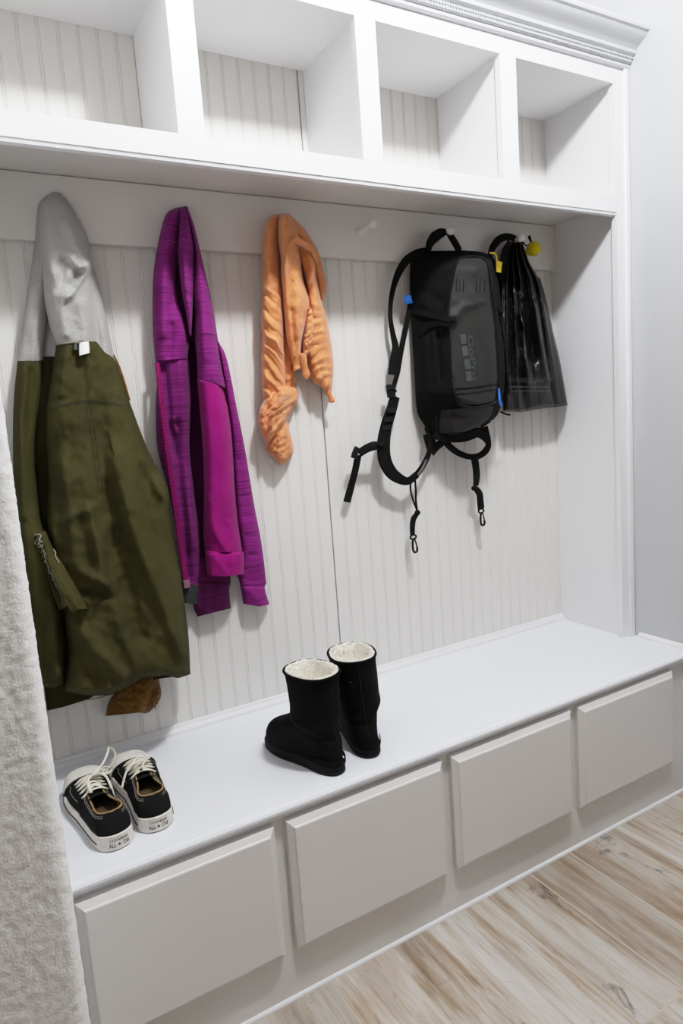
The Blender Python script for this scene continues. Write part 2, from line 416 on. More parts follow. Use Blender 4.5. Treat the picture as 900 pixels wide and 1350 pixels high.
# ================================================================== peg rail and pegs
m = MB(); m.box(XL+.001, -.0005, -.02, -.0002, 1.6859, 1.829)
tag(m.build('peg_rail', MBEAD, bevel=.0015), 'long white board holding the coat pegs, above the beadboard', 'peg rail')
def peg(px, py, label):
    b = at(px, py, .02); o = empty('coat_peg', tuple(b), label, 'peg', 'shaker pegs on the white rail')
    ax = (0, -1, .09); mm = MB()
    mm.lathe(b, ax, [(0, 0), (0, .0125), (.004, .012), (.010, .0085), (.03, .0068), (.047, .0062), (.054, .0078), (.059, .0115), (.066, .0128), (.072, .0112), (.076, .006), (.077, 0)])
    mm.build('peg_shaft', MW, o)
peg(475, 306, 'bare white wooden peg on the rail between the scarf and the backpack')
peg(575, 315, 'white wooden peg carrying the black backpack by its top handle')
peg(667, 323, 'white wooden peg carrying the black plastic bag')

# ================================================================== cubby cabinet
W, S, XA, O = .3885, .057, -.0216, .0055
Z0, ZL, ZB, ZT = 1.8306, 1.7924, 1.8474, 2.1615
cab = empty('cubby_cabinet', (-.88, -DF, Z0), 'white built-in cabinet of four open cubbies with crown moulding above the pegs', 'cabinet')
XR = .0185
m = MB()
y0, y1 = -DF, -DF+.02
m.box(XL, XR, y0, y1, ZL+.008, ZB); m.box(XL, XR, y0, y1, ZT, 2.262)
for k in range(4):
    x1 = XA-k*(W+S); x0 = x1-W
    r = XR if k == 0 else x1+S
    m.box(x1, r, y0+.0001, y1-.0001, ZB, ZT)
m.box(XL, XA-3*(W+S)-W, y0+.0001, y1-.0001, ZB, ZT)
m.box(-.0145, XR, y0+.0001, y1-.0001, H, ZL+.008)
m.build('face_frame', MW, cab, smooth=False)
m = MB(); m.prism([(-DF+.002, ZL+.0085), (-DF+.004, ZL), (-DF+.018, ZL-.001), (-DF+.024, ZL+.004), (-DF+.024, ZL+.0085)], XL, -.0147)
m.build('lip_moulding', MW, cab, angle=20)
m = MB(); m.box(XL, -.001, -DF+.02, -.0005, Z0, ZB-.0005); m.build('shelf_board', MBEAD, cab, smooth=False)
m = MB(); m.box(XL, -.001, -DF+.02, -.0005, ZT+.003, ZT+.02); m.build('top_board', MW, cab, smooth=False)
for k in range(1, 4):
    x1 = XA-k*(W+S)
    m = MB(); m.box(x1+O, x1+S-O, -DF+.0205, -.001, ZB, ZT+.003); m.build('divider', MW, cab, smooth=False)
m = MB(); m.box(0, .017, -DF+.0205, -.001, H+.0005, ZB-.001); m.box(XA+O, .017, -DF+.0205, -.001, ZB, ZT+.003); m.build('side_panel', MW, cab, smooth=False)
m = MB(); m.prism([(0, 0), (.02, 0)], 0, 1) if False else None
m.box(XR+.0004, XW-.0008, -.2835, -.268, H, 2.222); m.build('scribe_moulding', MW, cab, bevel=.004)
# crown with its beaded strip
cp = [(-.275, 2.205), (-.282, 2.205), (-.2865, 2.2085), (-.2875, 2.214), (-.2845, 2.2175), (-.2905, 2.2185), (-.2985, 2.2345), (-.3015, 2.2345), (-.3085, 2.2375),
      (-.310, 2.243), (-.3065, 2.2475), (-.309, 2.249), (-.313, 2.2535), (-.3195, 2.2575), (-.329, 2.2625), (-.338, 2.2685), (-.3435, 2.274), (-.3475, 2.2805), (-.352, 2.2805), (-.3545, 2.2845), (-.3545, 2.29), (-.351, 2.294), (-.275, 2.296)]
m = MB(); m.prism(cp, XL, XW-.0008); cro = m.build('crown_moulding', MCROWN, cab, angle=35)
m = MB(); a = np.array([-.2985, 2.2355]); b_ = np.array([-.2900, 2.2185])
tt = (a-b_)/np.linalg.norm(a-b_); nn = np.array([tt[1], -tt[0]])*-1
if nn[0] > 0: nn = -nn
x = XL+.01; stp = .0088
while x < XW-.006:
    for row in (.3, .72):
        c = b_+(a-b_)*row
        V = []
        for dx in (-.0028, .0028):
            for s_, h_ in ((-.0034, -.001), (-.0022, .0044), (.0022, .0044), (.0034, -.001)):
                p = c+tt*s_+nn*h_; V.append((x+dx+(.0044 if row > .5 else 0), p[0], p[1]))
        m.add(V, [(0, 1, 2, 3), (7, 6, 5, 4), (0, 4, 5, 1), (1, 5, 6, 2), (2, 6, 7, 3), (3, 7, 4, 0)])
    x += stp
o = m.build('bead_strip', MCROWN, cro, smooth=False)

# ================================================================== bench
m = MB()
np_ = [(-.001, H), (-DB-.0005, H), (-DB-.0012, H-.0008), (-DB-.003, H-.0003), (-DB-.010, H-.0005), (-DB-.0165, H-.003), (-DB-.0205, H-.008), (-DB-.0205, H-.013), (-DB-.017, H-.0175), (-DB-.010, H-.0195), (-DB-.009, H-.024), (-DB-.005, H-.031), (-DB-.001, H-.034), (-DB, H-.036), (-DB+.02, H-.036), (-DB+.02, H-.022), (-.001, H-.022)]
m.prism(np_, XL+.0005, XW-.0008)
tag(m.build('bench_worktop', MBENCH, angle=25), 'long white bench top with rounded moulded front edge', 'bench')
bc = empty('bench_cabinet', (-.88, -DB, 0), 'white bench base with four raised-edge door panels standing on the plank floor', 'cabinet')
m = MB(); m.box(XL+.0005, XW-.0008, -DB, -DB+.02, 0, H-.036)
m.build('front_board', MBASE, bc, smooth=False)
m = MB(); m.box(XW-.022, XW-.0008, -DB-.010, -DB+.001, .008, H-.037); m.build('corner_strip', MBASE, bc, bevel=.002)
WD, SD, XD, ZDT, ZDB = .4105, .0281, -.0559, .4206, .1229
for k in range(4):
    x1 = XD-k*(WD+SD); x0 = max(x1-WD, XL+.02)
    m = MB()
    rings = []
    for ins, y in ((0, -DB), (0, -DB-.013), (.0015, -DB-.0145), (.012, -DB-.0215), (.0135, -DB-.0245), (.016, -DB-.0255)):
        rings.append([(x0+ins, y, ZDB+ins), (x1-ins, y, ZDB+ins), (x1-ins, y, ZDT-ins), (x0+ins, y, ZDT-ins)])
    m.grid(np.array(rings), 0, True); n0 = len(rings)*4
    m.f.append((n0-4, n0-3, n0-2, n0-1)); m.m.append(0); m.f.append((3, 2, 1, 0)); m.m.append(0)
    m.build('door', MBASE, bc, smooth=False)

# ================================================================== hooded olive coat
p = at(69, 290, .03)
coat = empty('hooded_coat', tuple(p), 'olive green canvas coat with grey jersey hood hanging at the left end', 'coat')
m = MB()  # inside, coloured dark for the shade between the layers
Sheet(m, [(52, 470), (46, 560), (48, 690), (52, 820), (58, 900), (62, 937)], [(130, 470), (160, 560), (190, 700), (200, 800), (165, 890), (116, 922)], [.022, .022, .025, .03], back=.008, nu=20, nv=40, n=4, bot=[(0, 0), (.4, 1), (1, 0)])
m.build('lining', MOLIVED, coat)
m = MB()
Sheet(m, [(62, 257), (50, 272), (46, 318), (39, 365), (30, 425), (23, 478)], [(80, 262), (80, 280), (75, 320), (66, 380), (62, 425), (57, 475)], [.05, .06, .055, .05, .045, .04], vt=.12, nu=26, nv=60, folds=[([(58, 330), (44, 470)], .006, 7)], seed=2)
K3 = Sheet(m, [(80, 258), (86, 290), (96, 330), (100, 380), (104, 420), (108, 455)], [(86, 260), (98, 278), (115, 312), (121, 345), (134, 390), (151, 472)], [.05, .06, .065, .07, .07, .075], vt=.1, nu=30, nv=60, folds=[([(122, 365), (140, 465)], .008, 6), ([(128, 380), (131, 450)], -.008, 5)], seed=3)
K2 = Sheet(m, [(69, 253), (54, 266), (51, 290), (54, 335), (58, 395), (66, 432), (74, 456)], [(80, 254), (94, 278), (111, 304), (119, 330), (124, 370), (127, 410), (130, 451)], [.075, .095, .105, .108, .105, .10, .098], vt=.10, nu=60, nv=110, n=3,
  folds=[([(119, 352), (104, 372), (92, 391)], .020, 9, 4), ([(94, 340), (104, 352), (118, 350)], .012, 6, 6), ([(104, 362), (96, 376)], -.024, 7), ([(90, 296), (102, 322), (116, 345)], .014, 7, 9), ([(108, 318), (117, 340)], -.012, 6),
         ([(62, 300), (66, 360), (78, 440)], .006, 8), ([(82, 345), (79, 380)], -.011, 6), ([(74, 360), (80, 385), (86, 440)], .010, 7), ([(108, 400), (112, 445)], .006, 8)], noise_=(.003, 18), bot=[(0, 0), (.25, -3), (.6, -4), (1, 0)], seed=4)
hood = m.build('hood', MGREY, coat)
m = MB()  # body
B1 = Sheet(m, [(23, 476), (19, 515), (17, 560), (18, 640), (24, 720), (34, 800), (46, 870), (56, 906)], [(57, 475), (53, 520), (46, 580), (47, 625), (55, 685), (68, 716), (84, 790), (89, 850), (86, 903)], [.042, .056, .068, .08, .10, .125, .14, .14], nu=36, nv=110,
  folds=[([(34, 480), (28, 560), (30, 680)], .008, 6), ([(42, 490), (38, 570)], -.006, 5), ([(70, 800), (74, 850), (78, 890)], .008, 8), ([(62, 830), (60, 890)], -.005, 6)], vb=.03, fk=1.5, noise_=(.004, 20), bot=[(0, 0), (.5, 3), (1, 0)], seed=6)
B2 = Sheet(m, [(74, 456), (65, 515), (60, 560), (63, 640), (62, 690), (68, 740), (80, 800), (87, 850), (85, 913)], [(130, 450), (152, 476), (172, 533), (196, 595), (221, 645), (224, 690), (238, 760), (248, 835), (251, 889)], [.10, .11, .12, .135, .15, .168, .185, .20, .20], back=lambda X, Y: .012+.050*np.clip((X-196)/22, 0, 1)*np.clip((Y-560)/50, 0, 1), nu=90, nv=170, n=3.2,
  folds=[([(152, 605), (166, 660), (181, 712), (207, 775), (242, 858)], .026, 12, 20), ([(192, 630), (208, 690), (228, 745)], -.014, 13), ([(146, 640), (156, 700), (166, 770), (186, 840)], -.014, 12),
         ([(116, 670), (126, 710), (139, 768)], .015, 9, 7), ([(150, 700), (142, 760)], -.010, 8), ([(84, 690), (96, 678), (116, 674)], .010, 6), ([(78, 610), (92, 670), (100, 740)], .012, 11), ([(70, 580), (76, 660), (84, 730)], -.010, 8),
         ([(108, 755), (140, 770), (146, 780)], .012, 7), ([(112, 782), (140, 784)], -.012, 6), ([(92, 820), (130, 860), (160, 890)], .012, 10), ([(96, 860), (130, 900)], -.008, 9), ([(160, 520), (186, 600), (214, 650)], .010, 10),
         ([(106, 470), (112, 520)], -.006, 7), ([(86, 470), (80, 520)], .006, 6), ([(130, 540), (134, 600)], -.007, 12), ([(150, 800), (178, 880)], .008, 10)],
  noise_=(.009, 30), fk=1.5, vb=.02, bot=[(0, 0), (.18, 9), (.36, 12), (.5, 5), (.62, -4), (.8, -4), (.9, 3), (1, 0)], seed=8)
body = m.build('body', MOLIVE, coat)
m = MB()
for q in ([(65, 538), (90, 532), (116, 528), (145, 530), (172, 536)], [(65, 540.5), (90, 534.5), (116, 530.5), (145, 532.5), (172, 538.5)]):
    mm = MB(); mm.tube(line_on(B2, q, 40, .0005), .0011, 6); mm.build('yoke_seam', MSTITD, body)
for q in ([(114, 531), (118, 560), (124, 600), (131, 650)], [(119, 531), (123, 560), (129, 600), (136, 650)]):
    L_ = line_on(B2, q, 61, .0008)
    m = MB()
    for k in range(0, 60, 2): m.tube(L_[k:k+2], .0012, 6)
    m.build('back_stitching', MSTITD, body)
m = MB()
m.tube(line_on(B2, [(88, 914), (114, 922), (142, 916), (165, 903), (186, 892)], 40, .0005), .0009, 6)
m.build('hem_seam', MSTITD, body); m = MB()
m.tube(line_on(B1, [(30, 482), (27, 540), (26, 600)], 30, .0005), .0008, 6)
m.build('placket_seam', MSTITD, body)
m = MB()
m.tube(line_on(K2, [(74, 455), (88, 452.5), (104, 451), (118, 450), (129, 450.5)], 30, .0005), .0011, 6)
m.build('collar_seam', MSTITCH, hood)
m = MB()
Sheet(m, [(104, 452), (103.6, 460), (104, 469)], [(117, 450), (118, 457), (118.5, 465)], lambda U, V, X, Y: .108+.012*V+.004*np.sin(3*U), back=.1, nu=8, nv=8, n=8, noise_=None)
lt = m.build('label', MTAG, coat); lt['label'] = 'white care label at the collar'
m = MB(); Sheet(m, [(97, 453), (97.3, 461)], [(102, 452.5), (102.3, 461)], lambda U, V, X, Y: .107+.006*V, back=.1, nu=6, nv=6, n=8, noise_=None)
lt = m.build('label', MINK, coat); lt['label'] = 'small black size label at the collar'
m = MB()
Sheet(m, [(47, 701), (56, 722), (60, 738), (68, 760), (77, 780), (82, 806)], [(60, 700), (70, 722), (85, 746), (100, 772), (109, 790), (117, 802)], [.112, .128, .150, .178, .200, .212], back=.09, nu=26, nv=50, n=7, folds=[([(60, 716), (80, 756), (100, 800)], .008, 6)],
      bot=[(0, -2), (.2, -8), (.3, 0), (.42, 3), (.5, 5), (.56, 0), (1, 0)], noise_=(.002, 9), seed=11)
fl = m.build('frayed_flap', MOLIVE, coat)
m = MB(); Sheet(m, [(60, 740), (66, 770), (72, 790), (78, 805)], [(66, 745), (74, 770), (82, 786), (86, 800)], [.10, .13, .16, .17], back=.09, nu=10, nv=20, n=5)
m.build('flap_underside', MOLIVED, fl)
m = MB()
for k in range(70):
    t = k/69; q = cr([(47, 701), (53, 716), (58, 728), (61, 741), (69, 761), (80, 783), (87, 790)], 70)[k]
    A = at(q[0], q[1], .118+.085*t); d_ = rng.normal(0, 1, 3)*.0035*(1.3 if t < .35 else .5)
    m.tube([A, A+d_*.6+np.array([0, -.001, 0]), A+d_+np.array([0, -.001, -.002])], .00045, 5)
m.tube(cr([tuple(at(*w)) for w in ((49, 704, .118), (54, 706, .122), (52, 712, .124), (57, 716, .126), (55, 721, .13))], 24), .0014, 6)
m.tube(cr([tuple(at(*w)) for w in ((70, 724, .142), (73, 728, .145), (73, 733, .15), (78, 742, .16))], 16), .0011, 6)
m.build('loose_thread', MSTITCH, fl)
m = MB()
Sheet(m, [(158, 903), (143, 926), (139, 944)], [(208, 888), (212, 918), (198, 938)], [.045, .055, .05], back=.014, nu=40, nv=24, n=3, noise_=(.006, 6), folds=[([(196, 900), (186, 930)], .01, 8)], bot=[(0, 0), (.7, -1), (.9, 2), (1, 0)], seed=13)
for k in range(420):
    u_, v_ = rng.uniform(0, 1), rng.uniform(0, 1)
    x_ = 143+66*u_; y_ = 905+36*v_-8*u_*v_
    if y_ < 930-(x_-143)*.75: continue
    A = at(x_, y_, .05); d_ = rng.normal(0, 1, 3)*np.array([.003, .001, .003])+np.array([0, -.004, -.002])
    m.tube([A, A+d_*.6, A+d_+np.array([0, 0, -.001])], [.0011, .0008, .0002], 4)
fc = m.build('fleece_lining', MMUST, coat); fc['label'] = 'mustard brown fleece showing below the hem'
m = MB(); ribbon(m, [(150, 468, .05), (157, 484, .05), (164, 505, .05), (171, 528, .047)], [.003, .005, .005, .003], .004, n=40); m.build('fleece_edge', MMUST, coat)

# ================================================================== purple hooded jacket
p = at(238, 300, .03)
jk = empty('zip_hoodie', tuple(p), 'purple and magenta zip hoodie hanging between the olive coat and the scarf', 'jacket')
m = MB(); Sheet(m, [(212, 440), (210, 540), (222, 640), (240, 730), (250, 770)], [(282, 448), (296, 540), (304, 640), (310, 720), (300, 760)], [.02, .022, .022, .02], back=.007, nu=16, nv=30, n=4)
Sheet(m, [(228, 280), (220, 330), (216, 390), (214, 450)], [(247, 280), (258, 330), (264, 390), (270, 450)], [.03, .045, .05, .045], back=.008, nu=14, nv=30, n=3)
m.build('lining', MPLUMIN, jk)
m = MB()
H1 = Sheet(m, [(229, 275), (220, 281), (214, 295), (208, 322), (204, 345), (201.5, 372), (201, 414), (202, 443), (204.5, 476)], [(238, 273), (238, 298), (236, 327), (234, 352), (233, 375), (237, 402), (246, 428), (250, 446), (248, 472)], [.07, .088, .09, .088, .085, .082, .08, .078, .075], vt=.08, nu=50, nv=100,
  folds=[([(222, 300), (216, 360), (214, 440)], .010, 7), ([(229, 330), (228, 400)], -.010, 5), ([(238, 420), (244, 455)], .008, 6), ([(226, 430), (224, 470)], -.008, 5)], seed=21)
H2 = Sheet(m, [(236, 273), (235, 298), (233, 327), (235, 352), (239, 385), (245, 415), (249, 440)], [(247, 273), (252, 298), (257, 325), (258, 352), (256, 385), (254, 415), (252, 444)], [.085, .105, .108, .105, .10, .092, .08], vt=.1, nu=36, nv=90,
  folds=[([(240, 300), (244, 380)], .008, 5), ([(252, 310), (250, 390)], -.008, 4), ([(243, 296), (256, 332)], .008, 4)], seed=22)
H3 = Sheet(m, [(241, 272), (250, 300), (257, 331), (256, 356), (254, 385), (256, 414), (256, 443), (259, 472), (260, 503)], [(247, 272), (256, 298), (263, 327), (271, 362), (278.5, 395), (286, 440), (291, 475), (298, 510)], [.075, .09, .095, .095, .10, .105, .105, .105], vt=.06, nu=44, nv=110,
  folds=[([(266, 340), (270, 400), (268, 470)], .008, 7), ([(258, 400), (260, 470)], -.008, 4), ([(276, 440), (286, 500)], .006, 7)], bot=[(0, 0), (.5, -1), (1, 0)], seed=23)
hd = m.build('hood', MPURS, jk)
m = MB(); m.tube(line_on(H3, [(257, 443), (270, 440), (285, 442)], 20, .0002), .0012, 6); m.build('hood_seam', MMAGD, hd)
m = MB(); m.tube(line_on(H3, [(260, 502), (275, 503.5), (288, 507), (297, 511)], 20, .0004), .0012, 6); m.build('shoulder_seam', MMAGD, hd)
m = MB()
P1 = Sheet(m, [(205, 472), (207, 500), (205, 540), (208, 593), (222, 647), (235, 713), (241, 766)], [(248, 462), (251, 500), (252, 540), (250, 588), (256, 647), (264, 713), (262, 778)], [.06, .068, .066, .06, .058, .055, .05], nu=44, nv=110,
  folds=[([(216, 480), (222, 540), (230, 600)], -.014, 5), ([(238, 480), (244, 540), (248, 585)], .012, 8), ([(232, 560), (236, 640), (248, 760)], -.016, 7), ([(228, 552), (232, 570)], .010, 3), ([(246, 620), (254, 720)], .008, 6)], seed=25)
m.build('body', MPURD, jk)
m = MB(); m.tube(line_on(P1, [(206, 476), (214, 477), (224, 474), (236, 468)], 24, .002), .0022, 8); m.build('neck_piping', MPURS, jk)
m = MB()
Sheet(m, [(248, 735), (250, 770), (255, 800), (260, 813)], [(302, 735), (304, 766), (302, 778), (304, 802)], [.035, .045, .045, .04], nu=36, nv=40, folds=[([(256, 768), (302, 766)], -.006, 2), ([(270, 770), (272, 805)], .004, 6)], seed=26)
m.build('hem_band', MMAGD, jk)
m = MB(); Sheet(m, [(240, 768), (242, 795)], [(264, 772), (260, 797)], [.05, .052], back=.03, nu=8, nv=8, n=6); g = m.build('inner_tag', mk_cloth('dark_grey_tag', rgb(44, 48, 46), sheen=0), jk); g['label'] = 'dark grey patch at the hem'
zl = [(207, 478), (212.5, 527), (220.5, 593), (230, 660), (239, 727), (245, 766)]
m = MB(); zp = [(x, y, P1.depth(x+3, y)+.010) for x, y in zl]
ribbon(m, zp, .012, .002, normal=(-.2, -1, 0), n=60); zi = m.build('zipper_tape', MZIP, jk)
m = MB(); ZP = cr([tuple(at(x-1.2, y, d+.002)) for x, y, d in zp], 74)
for k in range(1, 73): m.ball(ZP[k], .0010, nu=6, nv=4)
m.build('zipper_teeth', MTEETH, zi)
m = MB(); a = at(246, 769, .06); m.box(a[0]-.008, a[0]+.008, a[1]-.002, a[1]+.002, a[2]-.012, a[2]+.008); m.build('zipper_end', mk_plain('pale_pink_zipper_end', rgb(138, 92, 114), .5), zi, bevel=.001)
# far sleeve, then near sleeve
fs = MB()
FS = Sheet(fs, [(286, 450), (292, 487), (300, 540), (305, 580), (311, 673), (318, 727), (312, 760)], [(288, 450), (299, 474), (312.5, 540), (323, 593), (334, 660), (345, 719), (351, 768)], [.06, .062, .06, .055, .05, .05, .045], nu=32, nv=110,
  folds=[([(296, 505), (306, 508)], -.004, 2)]+[([(312+k*3.2, 606+k*25), (332+k*3.6, 602+k*26)], -.004, 2) for k in range(6)], seed=27)
s2 = fs.build('sleeve', MPURS, jk)
m = MB(); Sheet(m, [(313, 758), (317, 774), (320.5, 796)], [(351.5, 768), (349, 776), (355, 797)], [.042, .048, .045], nu=26, nv=24, folds=[([(318, 773), (350, 773)], -.004, 2), ([(330, 780), (344, 795)], .004, 5)], bot=[(0, 0), (.6, 3), (1, 0)], seed=28); m.build('cuff', MPURS, s2)
m = MB()
NS = Sheet(m, [(259, 498), (263, 540), (267, 593), (268.5, 647), (268, 700), (270, 728)], [(292, 505), (301, 540), (306, 580), (310, 647), (314, 689), (320, 728)], [.115, .118, .115, .108, .10, .095], nu=44, nv=110,
  folds=[([(272, 660), (282, 700), (298, 726)], .007, 5, 8), ([(274, 560), (276, 660)], .005, 8), ([(304, 690), (314, 720)], .005, 5)], vt=.02, seed=29)
s1 = m.build('sleeve', MMAG, jk); s1['label'] = 'solid magenta near sleeve'
m = MB(); Sheet(m, [(269.5, 725), (271, 742), (273, 759)], [(321.5, 727), (322, 742), (321.5, 757)], [.098, .102, .10], nu=36, nv=26, n=4, folds=[([(272, 728.5), (321, 729)], -.005, 1.6), ([(282, 734), (296, 752)], .003, 4)], vt=.06, bot=[(0, 0), (.5, 2), (1, 0)], seed=30); m.build('cuff', MMAG, s1)

# ================================================================== scarf
m = MB()
def pleat(kx, ky, lam, amp, y0=300, y1=380):
    def f(X, Y, U, V):
        w = X*kx+Y*ky+nz(X, Y, 26, 9, 3)+nz(X, Y, 9, 2.5, 8)
        s_ = (w/lam) % 1.0; r = np.where(s_ < .35, s_/.35, (1-s_)/.65); r = r*r*(3-2*r)
        s2 = (w/lam*2.3+.3) % 1.0; r2 = np.where(s2 < .4, s2/.4, (1-s2)/.6)
        return amp*(.75*r+.3*r2)*(.75+nz(X, Y, 20, .7, 6))*np.clip((Y-y0)/(y1-y0), 0, 1)
    return f
# back loop
LP = MB()
Sheet(m, [(374, 284), (384, 305), (396, 319), (409, 330), (413, 348), (416, 370), (423, 396)], [(380, 281), (390, 291), (402, 303), (413, 320), (420, 334), (430.5, 374), (426, 397)], [.07, .08, .08, .075, .065, .05, .04], vt=.06, nu=24, nv=80, noise_=(.003, 9), seed=41)
# strand behind
Sheet(m, [(370, 440), (372, 480), (374, 512)], [(385, 440), (389, 480), (390, 514)], [.04, .045, .04], nu=18, nv=40, extra=pleat(.8, 1, 13, .006), seed=42)
S1 = Sheet(m, [(361, 283), (351, 292), (346, 313), (345, 342), (344, 386), (344, 414), (345, 445), (344, 474), (345, 511), (347, 530)], [(371, 283), (369, 292), (369, 313), (370, 342), (374, 386), (375, 414), (375, 445), (376, 474), (377, 508), (375, 524)], [.085, .095, .09, .085, .08, .078, .075, .07, .066, .06], vt=.06, nu=54, nv=170, noise_=(.003, 10), extra=pleat(-1.0, 1, 20, .017, 360, 430), folds=[([(356, 300), (354, 380)], .006, 6)], seed=43)
SB = Sheet(m, [(357, 513), (346, 530), (340.5, 546), (341, 563), (348, 581), (351, 594), (361, 604), (369, 613)], [(376, 508), (391, 512), (393, 526), (381, 549), (381, 565), (387, 592), (380, 607), (372, 613.5)], [.07, .085, .085, .08, .07, .06, .045, .03], nu=60, nv=110, noise_=(.006, 9),
  folds=[([(366, 518), (352, 545), (353, 575)], -.014, 4), ([(374, 520), (362, 545), (354, 575)], .014, 6), ([(380, 545), (366, 562), (352, 578)], .012, 4), ([(378, 556), (364, 572), (352, 588)], -.012, 4), ([(384, 514), (380, 545)], -.012, 6), ([(346, 540), (345, 565)], .010, 4), ([(369, 575), (368, 605)], .008, 6)], extra=pleat(.7, 1, 12, .008, 505, 530), seed=44)
S4 = Sheet(m, [(388, 319), (396, 350), (403, 374), (406, 394), (408, 425), (402, 455), (403, 472), (411, 502), (422, 509), (432, 519)], [(400, 321), (415, 340), (416, 352), (418, 368), (424, 396), (430, 417), (437, 457), (439.5, 486), (438, 510), (436, 520)], [.075, .09, .09, .088, .085, .082, .078, .07, .06, .04], nu=54, nv=140, vt=.05, noise_=(.003, 9), extra=pleat(.28, 1, 12.5, .009, 380, 420),
  folds=[([(408, 335), (416, 352), (408, 372)], .012, 4), ([(402, 345), (410, 390)], -.008, 5)], seed=45)
S2 = Sheet(m, [(371, 282), (365, 290), (365, 313), (369, 342), (369, 364), (372, 395), (374, 422), (377, 448), (385, 480), (386, 490)], [(379, 282), (386, 288), (394, 308), (395, 326), (399, 357), (402, 373), (411, 401), (405, 424), (398, 450), (398, 484)], [.10, .115, .12, .118, .115, .11, .105, .10, .09, .08], vt=.05, nu=56, nv=150, noise_=(.003, 11),
  folds=[([(372, 296), (372, 340), (376, 400)], .006, 4), ([(391, 320), (379, 336), (374, 360)], .011, 4, 4), ([(385, 334), (382, 400)], -.008, 6), ([(396, 385), (392, 440)], .006, 6), ([(384, 410), (390, 480)], -.008, 4), ([(404, 400), (400, 420)], -.012, 5)], extra=pleat(1, .15, 9, .003, 400, 450), seed=46)
# the loop's rolled edge crossing in front
ribbon(m, [(379, 330, .118), (384, 321, .125), (391, 317, .128), (400, 322, .115), (410, 330, .095), (416, 346, .08)], [.009, .011, .012, .012, .012, .008], .013, n=50)
# crumpled bit between the strands
Sheet(m, [(404, 408), (401, 430), (398, 450), (398, 466)], [(412, 404), (416, 430), (412, 452), (406, 470)], [.085, .095, .095, .08], nu=24, nv=40, noise_=(.006, 5), extra=pleat(.5, 1, 8, .007, 300, 310), seed=47)
sf = tag(m.build('scarf', MORG), 'crinkled apricot orange gauze scarf hanging right of the purple hoodie', 'scarf')
m = MB(); m.tube(cr([tuple(at(*w)) for w in ((432, 514, .05), (434, 520, .05), (437, 527, .05), (438, 531, .05))], 14), [.008, .008, .008, .0075, .007, .0068, .0068, .0072, .008, .0088, .009, .0085, .006, .002], 12); m.build('corner_knot', MORG, sf)
m = MB(); m.tube(cr([tuple(at(*w)) for w in ((397, 466, .08), (400, 480, .075), (403, 491, .07), (404, 500, .07))], 14), [.012, .012, .0115, .011, .010, .009, .009, .0085, .0095, .0105, .0105, .0095, .007, .002], 12); m.build('corner_knot', MORG, sf)
m = MB(); a, b_, c_ = at(354.5, 605.5, .035), at(360, 608.5, .035), at(359, 611.5, .035); e = a+(c_-b_)
m.add([a, b_, c_, e]+[q+np.array([0, .001, 0]) for q in (a, b_, c_, e)], [(0, 1, 2, 3), (7, 6, 5, 4), (0, 4, 5, 1), (1, 5, 6, 2), (2, 6, 7, 3), (3, 7, 4, 0)]); g = m.build('care_tag', MTAG, sf, smooth=False); g['label'] = 'small white tag at the scarf end'

# ================================================================== backpack
p = at(575, 315, .04)
bp = empty('backpack', tuple(p), 'black backpack with charcoal front panel and dangling straps hanging on a peg', 'backpack')
def bd(U, V, X, Y):
    t = (Y-335)/230.0; sx = 604-12*np.clip(t*4, 0, 1)+4*t
    a = np.clip((X-541)/(sx-541), 0, 1)
    f = .03+.145*a**.9
    f = f+.018*np.sin(PI*np.clip((X-sx)/(666-sx), 0, 1))
    f = f-.02*np.clip((X-648)/18, 0, 1)
    f = f-.04*np.clip((.10-t)/.10, 0, 1)**2
    lowc = 520+12*np.clip((X-590)/40, 0, 1)
    f = f-.035*np.clip((Y-lowc)/22, 0, 1)-.03*np.clip((Y-552)/20, 0, 1)*np.clip((X-560)/20, 0, 1)
    return f
m = MB()
BP = Sheet(m, [(556, 331), (543, 338), (540, 362), (541, 408), (543, 444), (546, 491), (549, 538), (556, 556), (570, 574)], [(612, 330), (640, 334), (651, 352), (656, 410), (663, 451), (666, 492), (662, 528), (650, 553), (610, 571)], bd, back=lambda X, Y: .016+.065*np.clip((X-636)/22, 0, 1), nu=90, nv=130, n=7, vt=.035, vb=.03,
  folds=[([(590, 432), (610, 405), (640, 396)], .008, 5, 9), ([(588, 410), (612, 398), (640, 392)], -.004, 6), ([(604, 345), (592, 380), (588, 420)], .006, 4), ([(556, 360), (560, 400)], .008, 10), ([(548, 380), (580, 395)], -.006, 8), ([(560, 450), (566, 520)], .010, 7), ([(577, 440), (580, 500)], -.008, 4), ([(571, 440), (574, 500)], .006, 4)], noise_=(.0025, 18), bot=[(0, 0), (.5, 3), (1, 0)], seed=51)
bb = m.build('pack_body', MBAGF, bp)
m = MB()  # charcoal coated front panel
def fd(U, V, X, Y):
    out = np.empty(X.shape)
    for i in np.ndindex(X.shape): out[i] = BP.depth(X[i], Y[i])+.003
    return out
FP = Sheet(m, [(607, 340), (600, 350), (593, 380), (588, 414), (590, 451), (592, 490), (596, 516), (603, 531)], [(634, 340), (644, 350), (648, 390), (653, 420), (656, 455), (658, 492), (657, 515), (654, 528)], fd, back=.02, nu=36, nv=70, n=14, noise_=None, bot=[(0, 0), (.2, 4), (.6, 4), (1, 0)], closed=False)
fp = m.build('front_panel', MBAGP, bp); fp['label'] = 'charcoal coated front panel'
m = MB(); LPp = Sheet(m, [(578, 541), (576, 556), (577, 572)], [(655, 535), (648, 552), (620, 568)], fd, back=.02, nu=40, nv=26, n=12, noise_=None, closed=False); g = m.build('bottom_panel', MBAGP, bp)
m = MB()
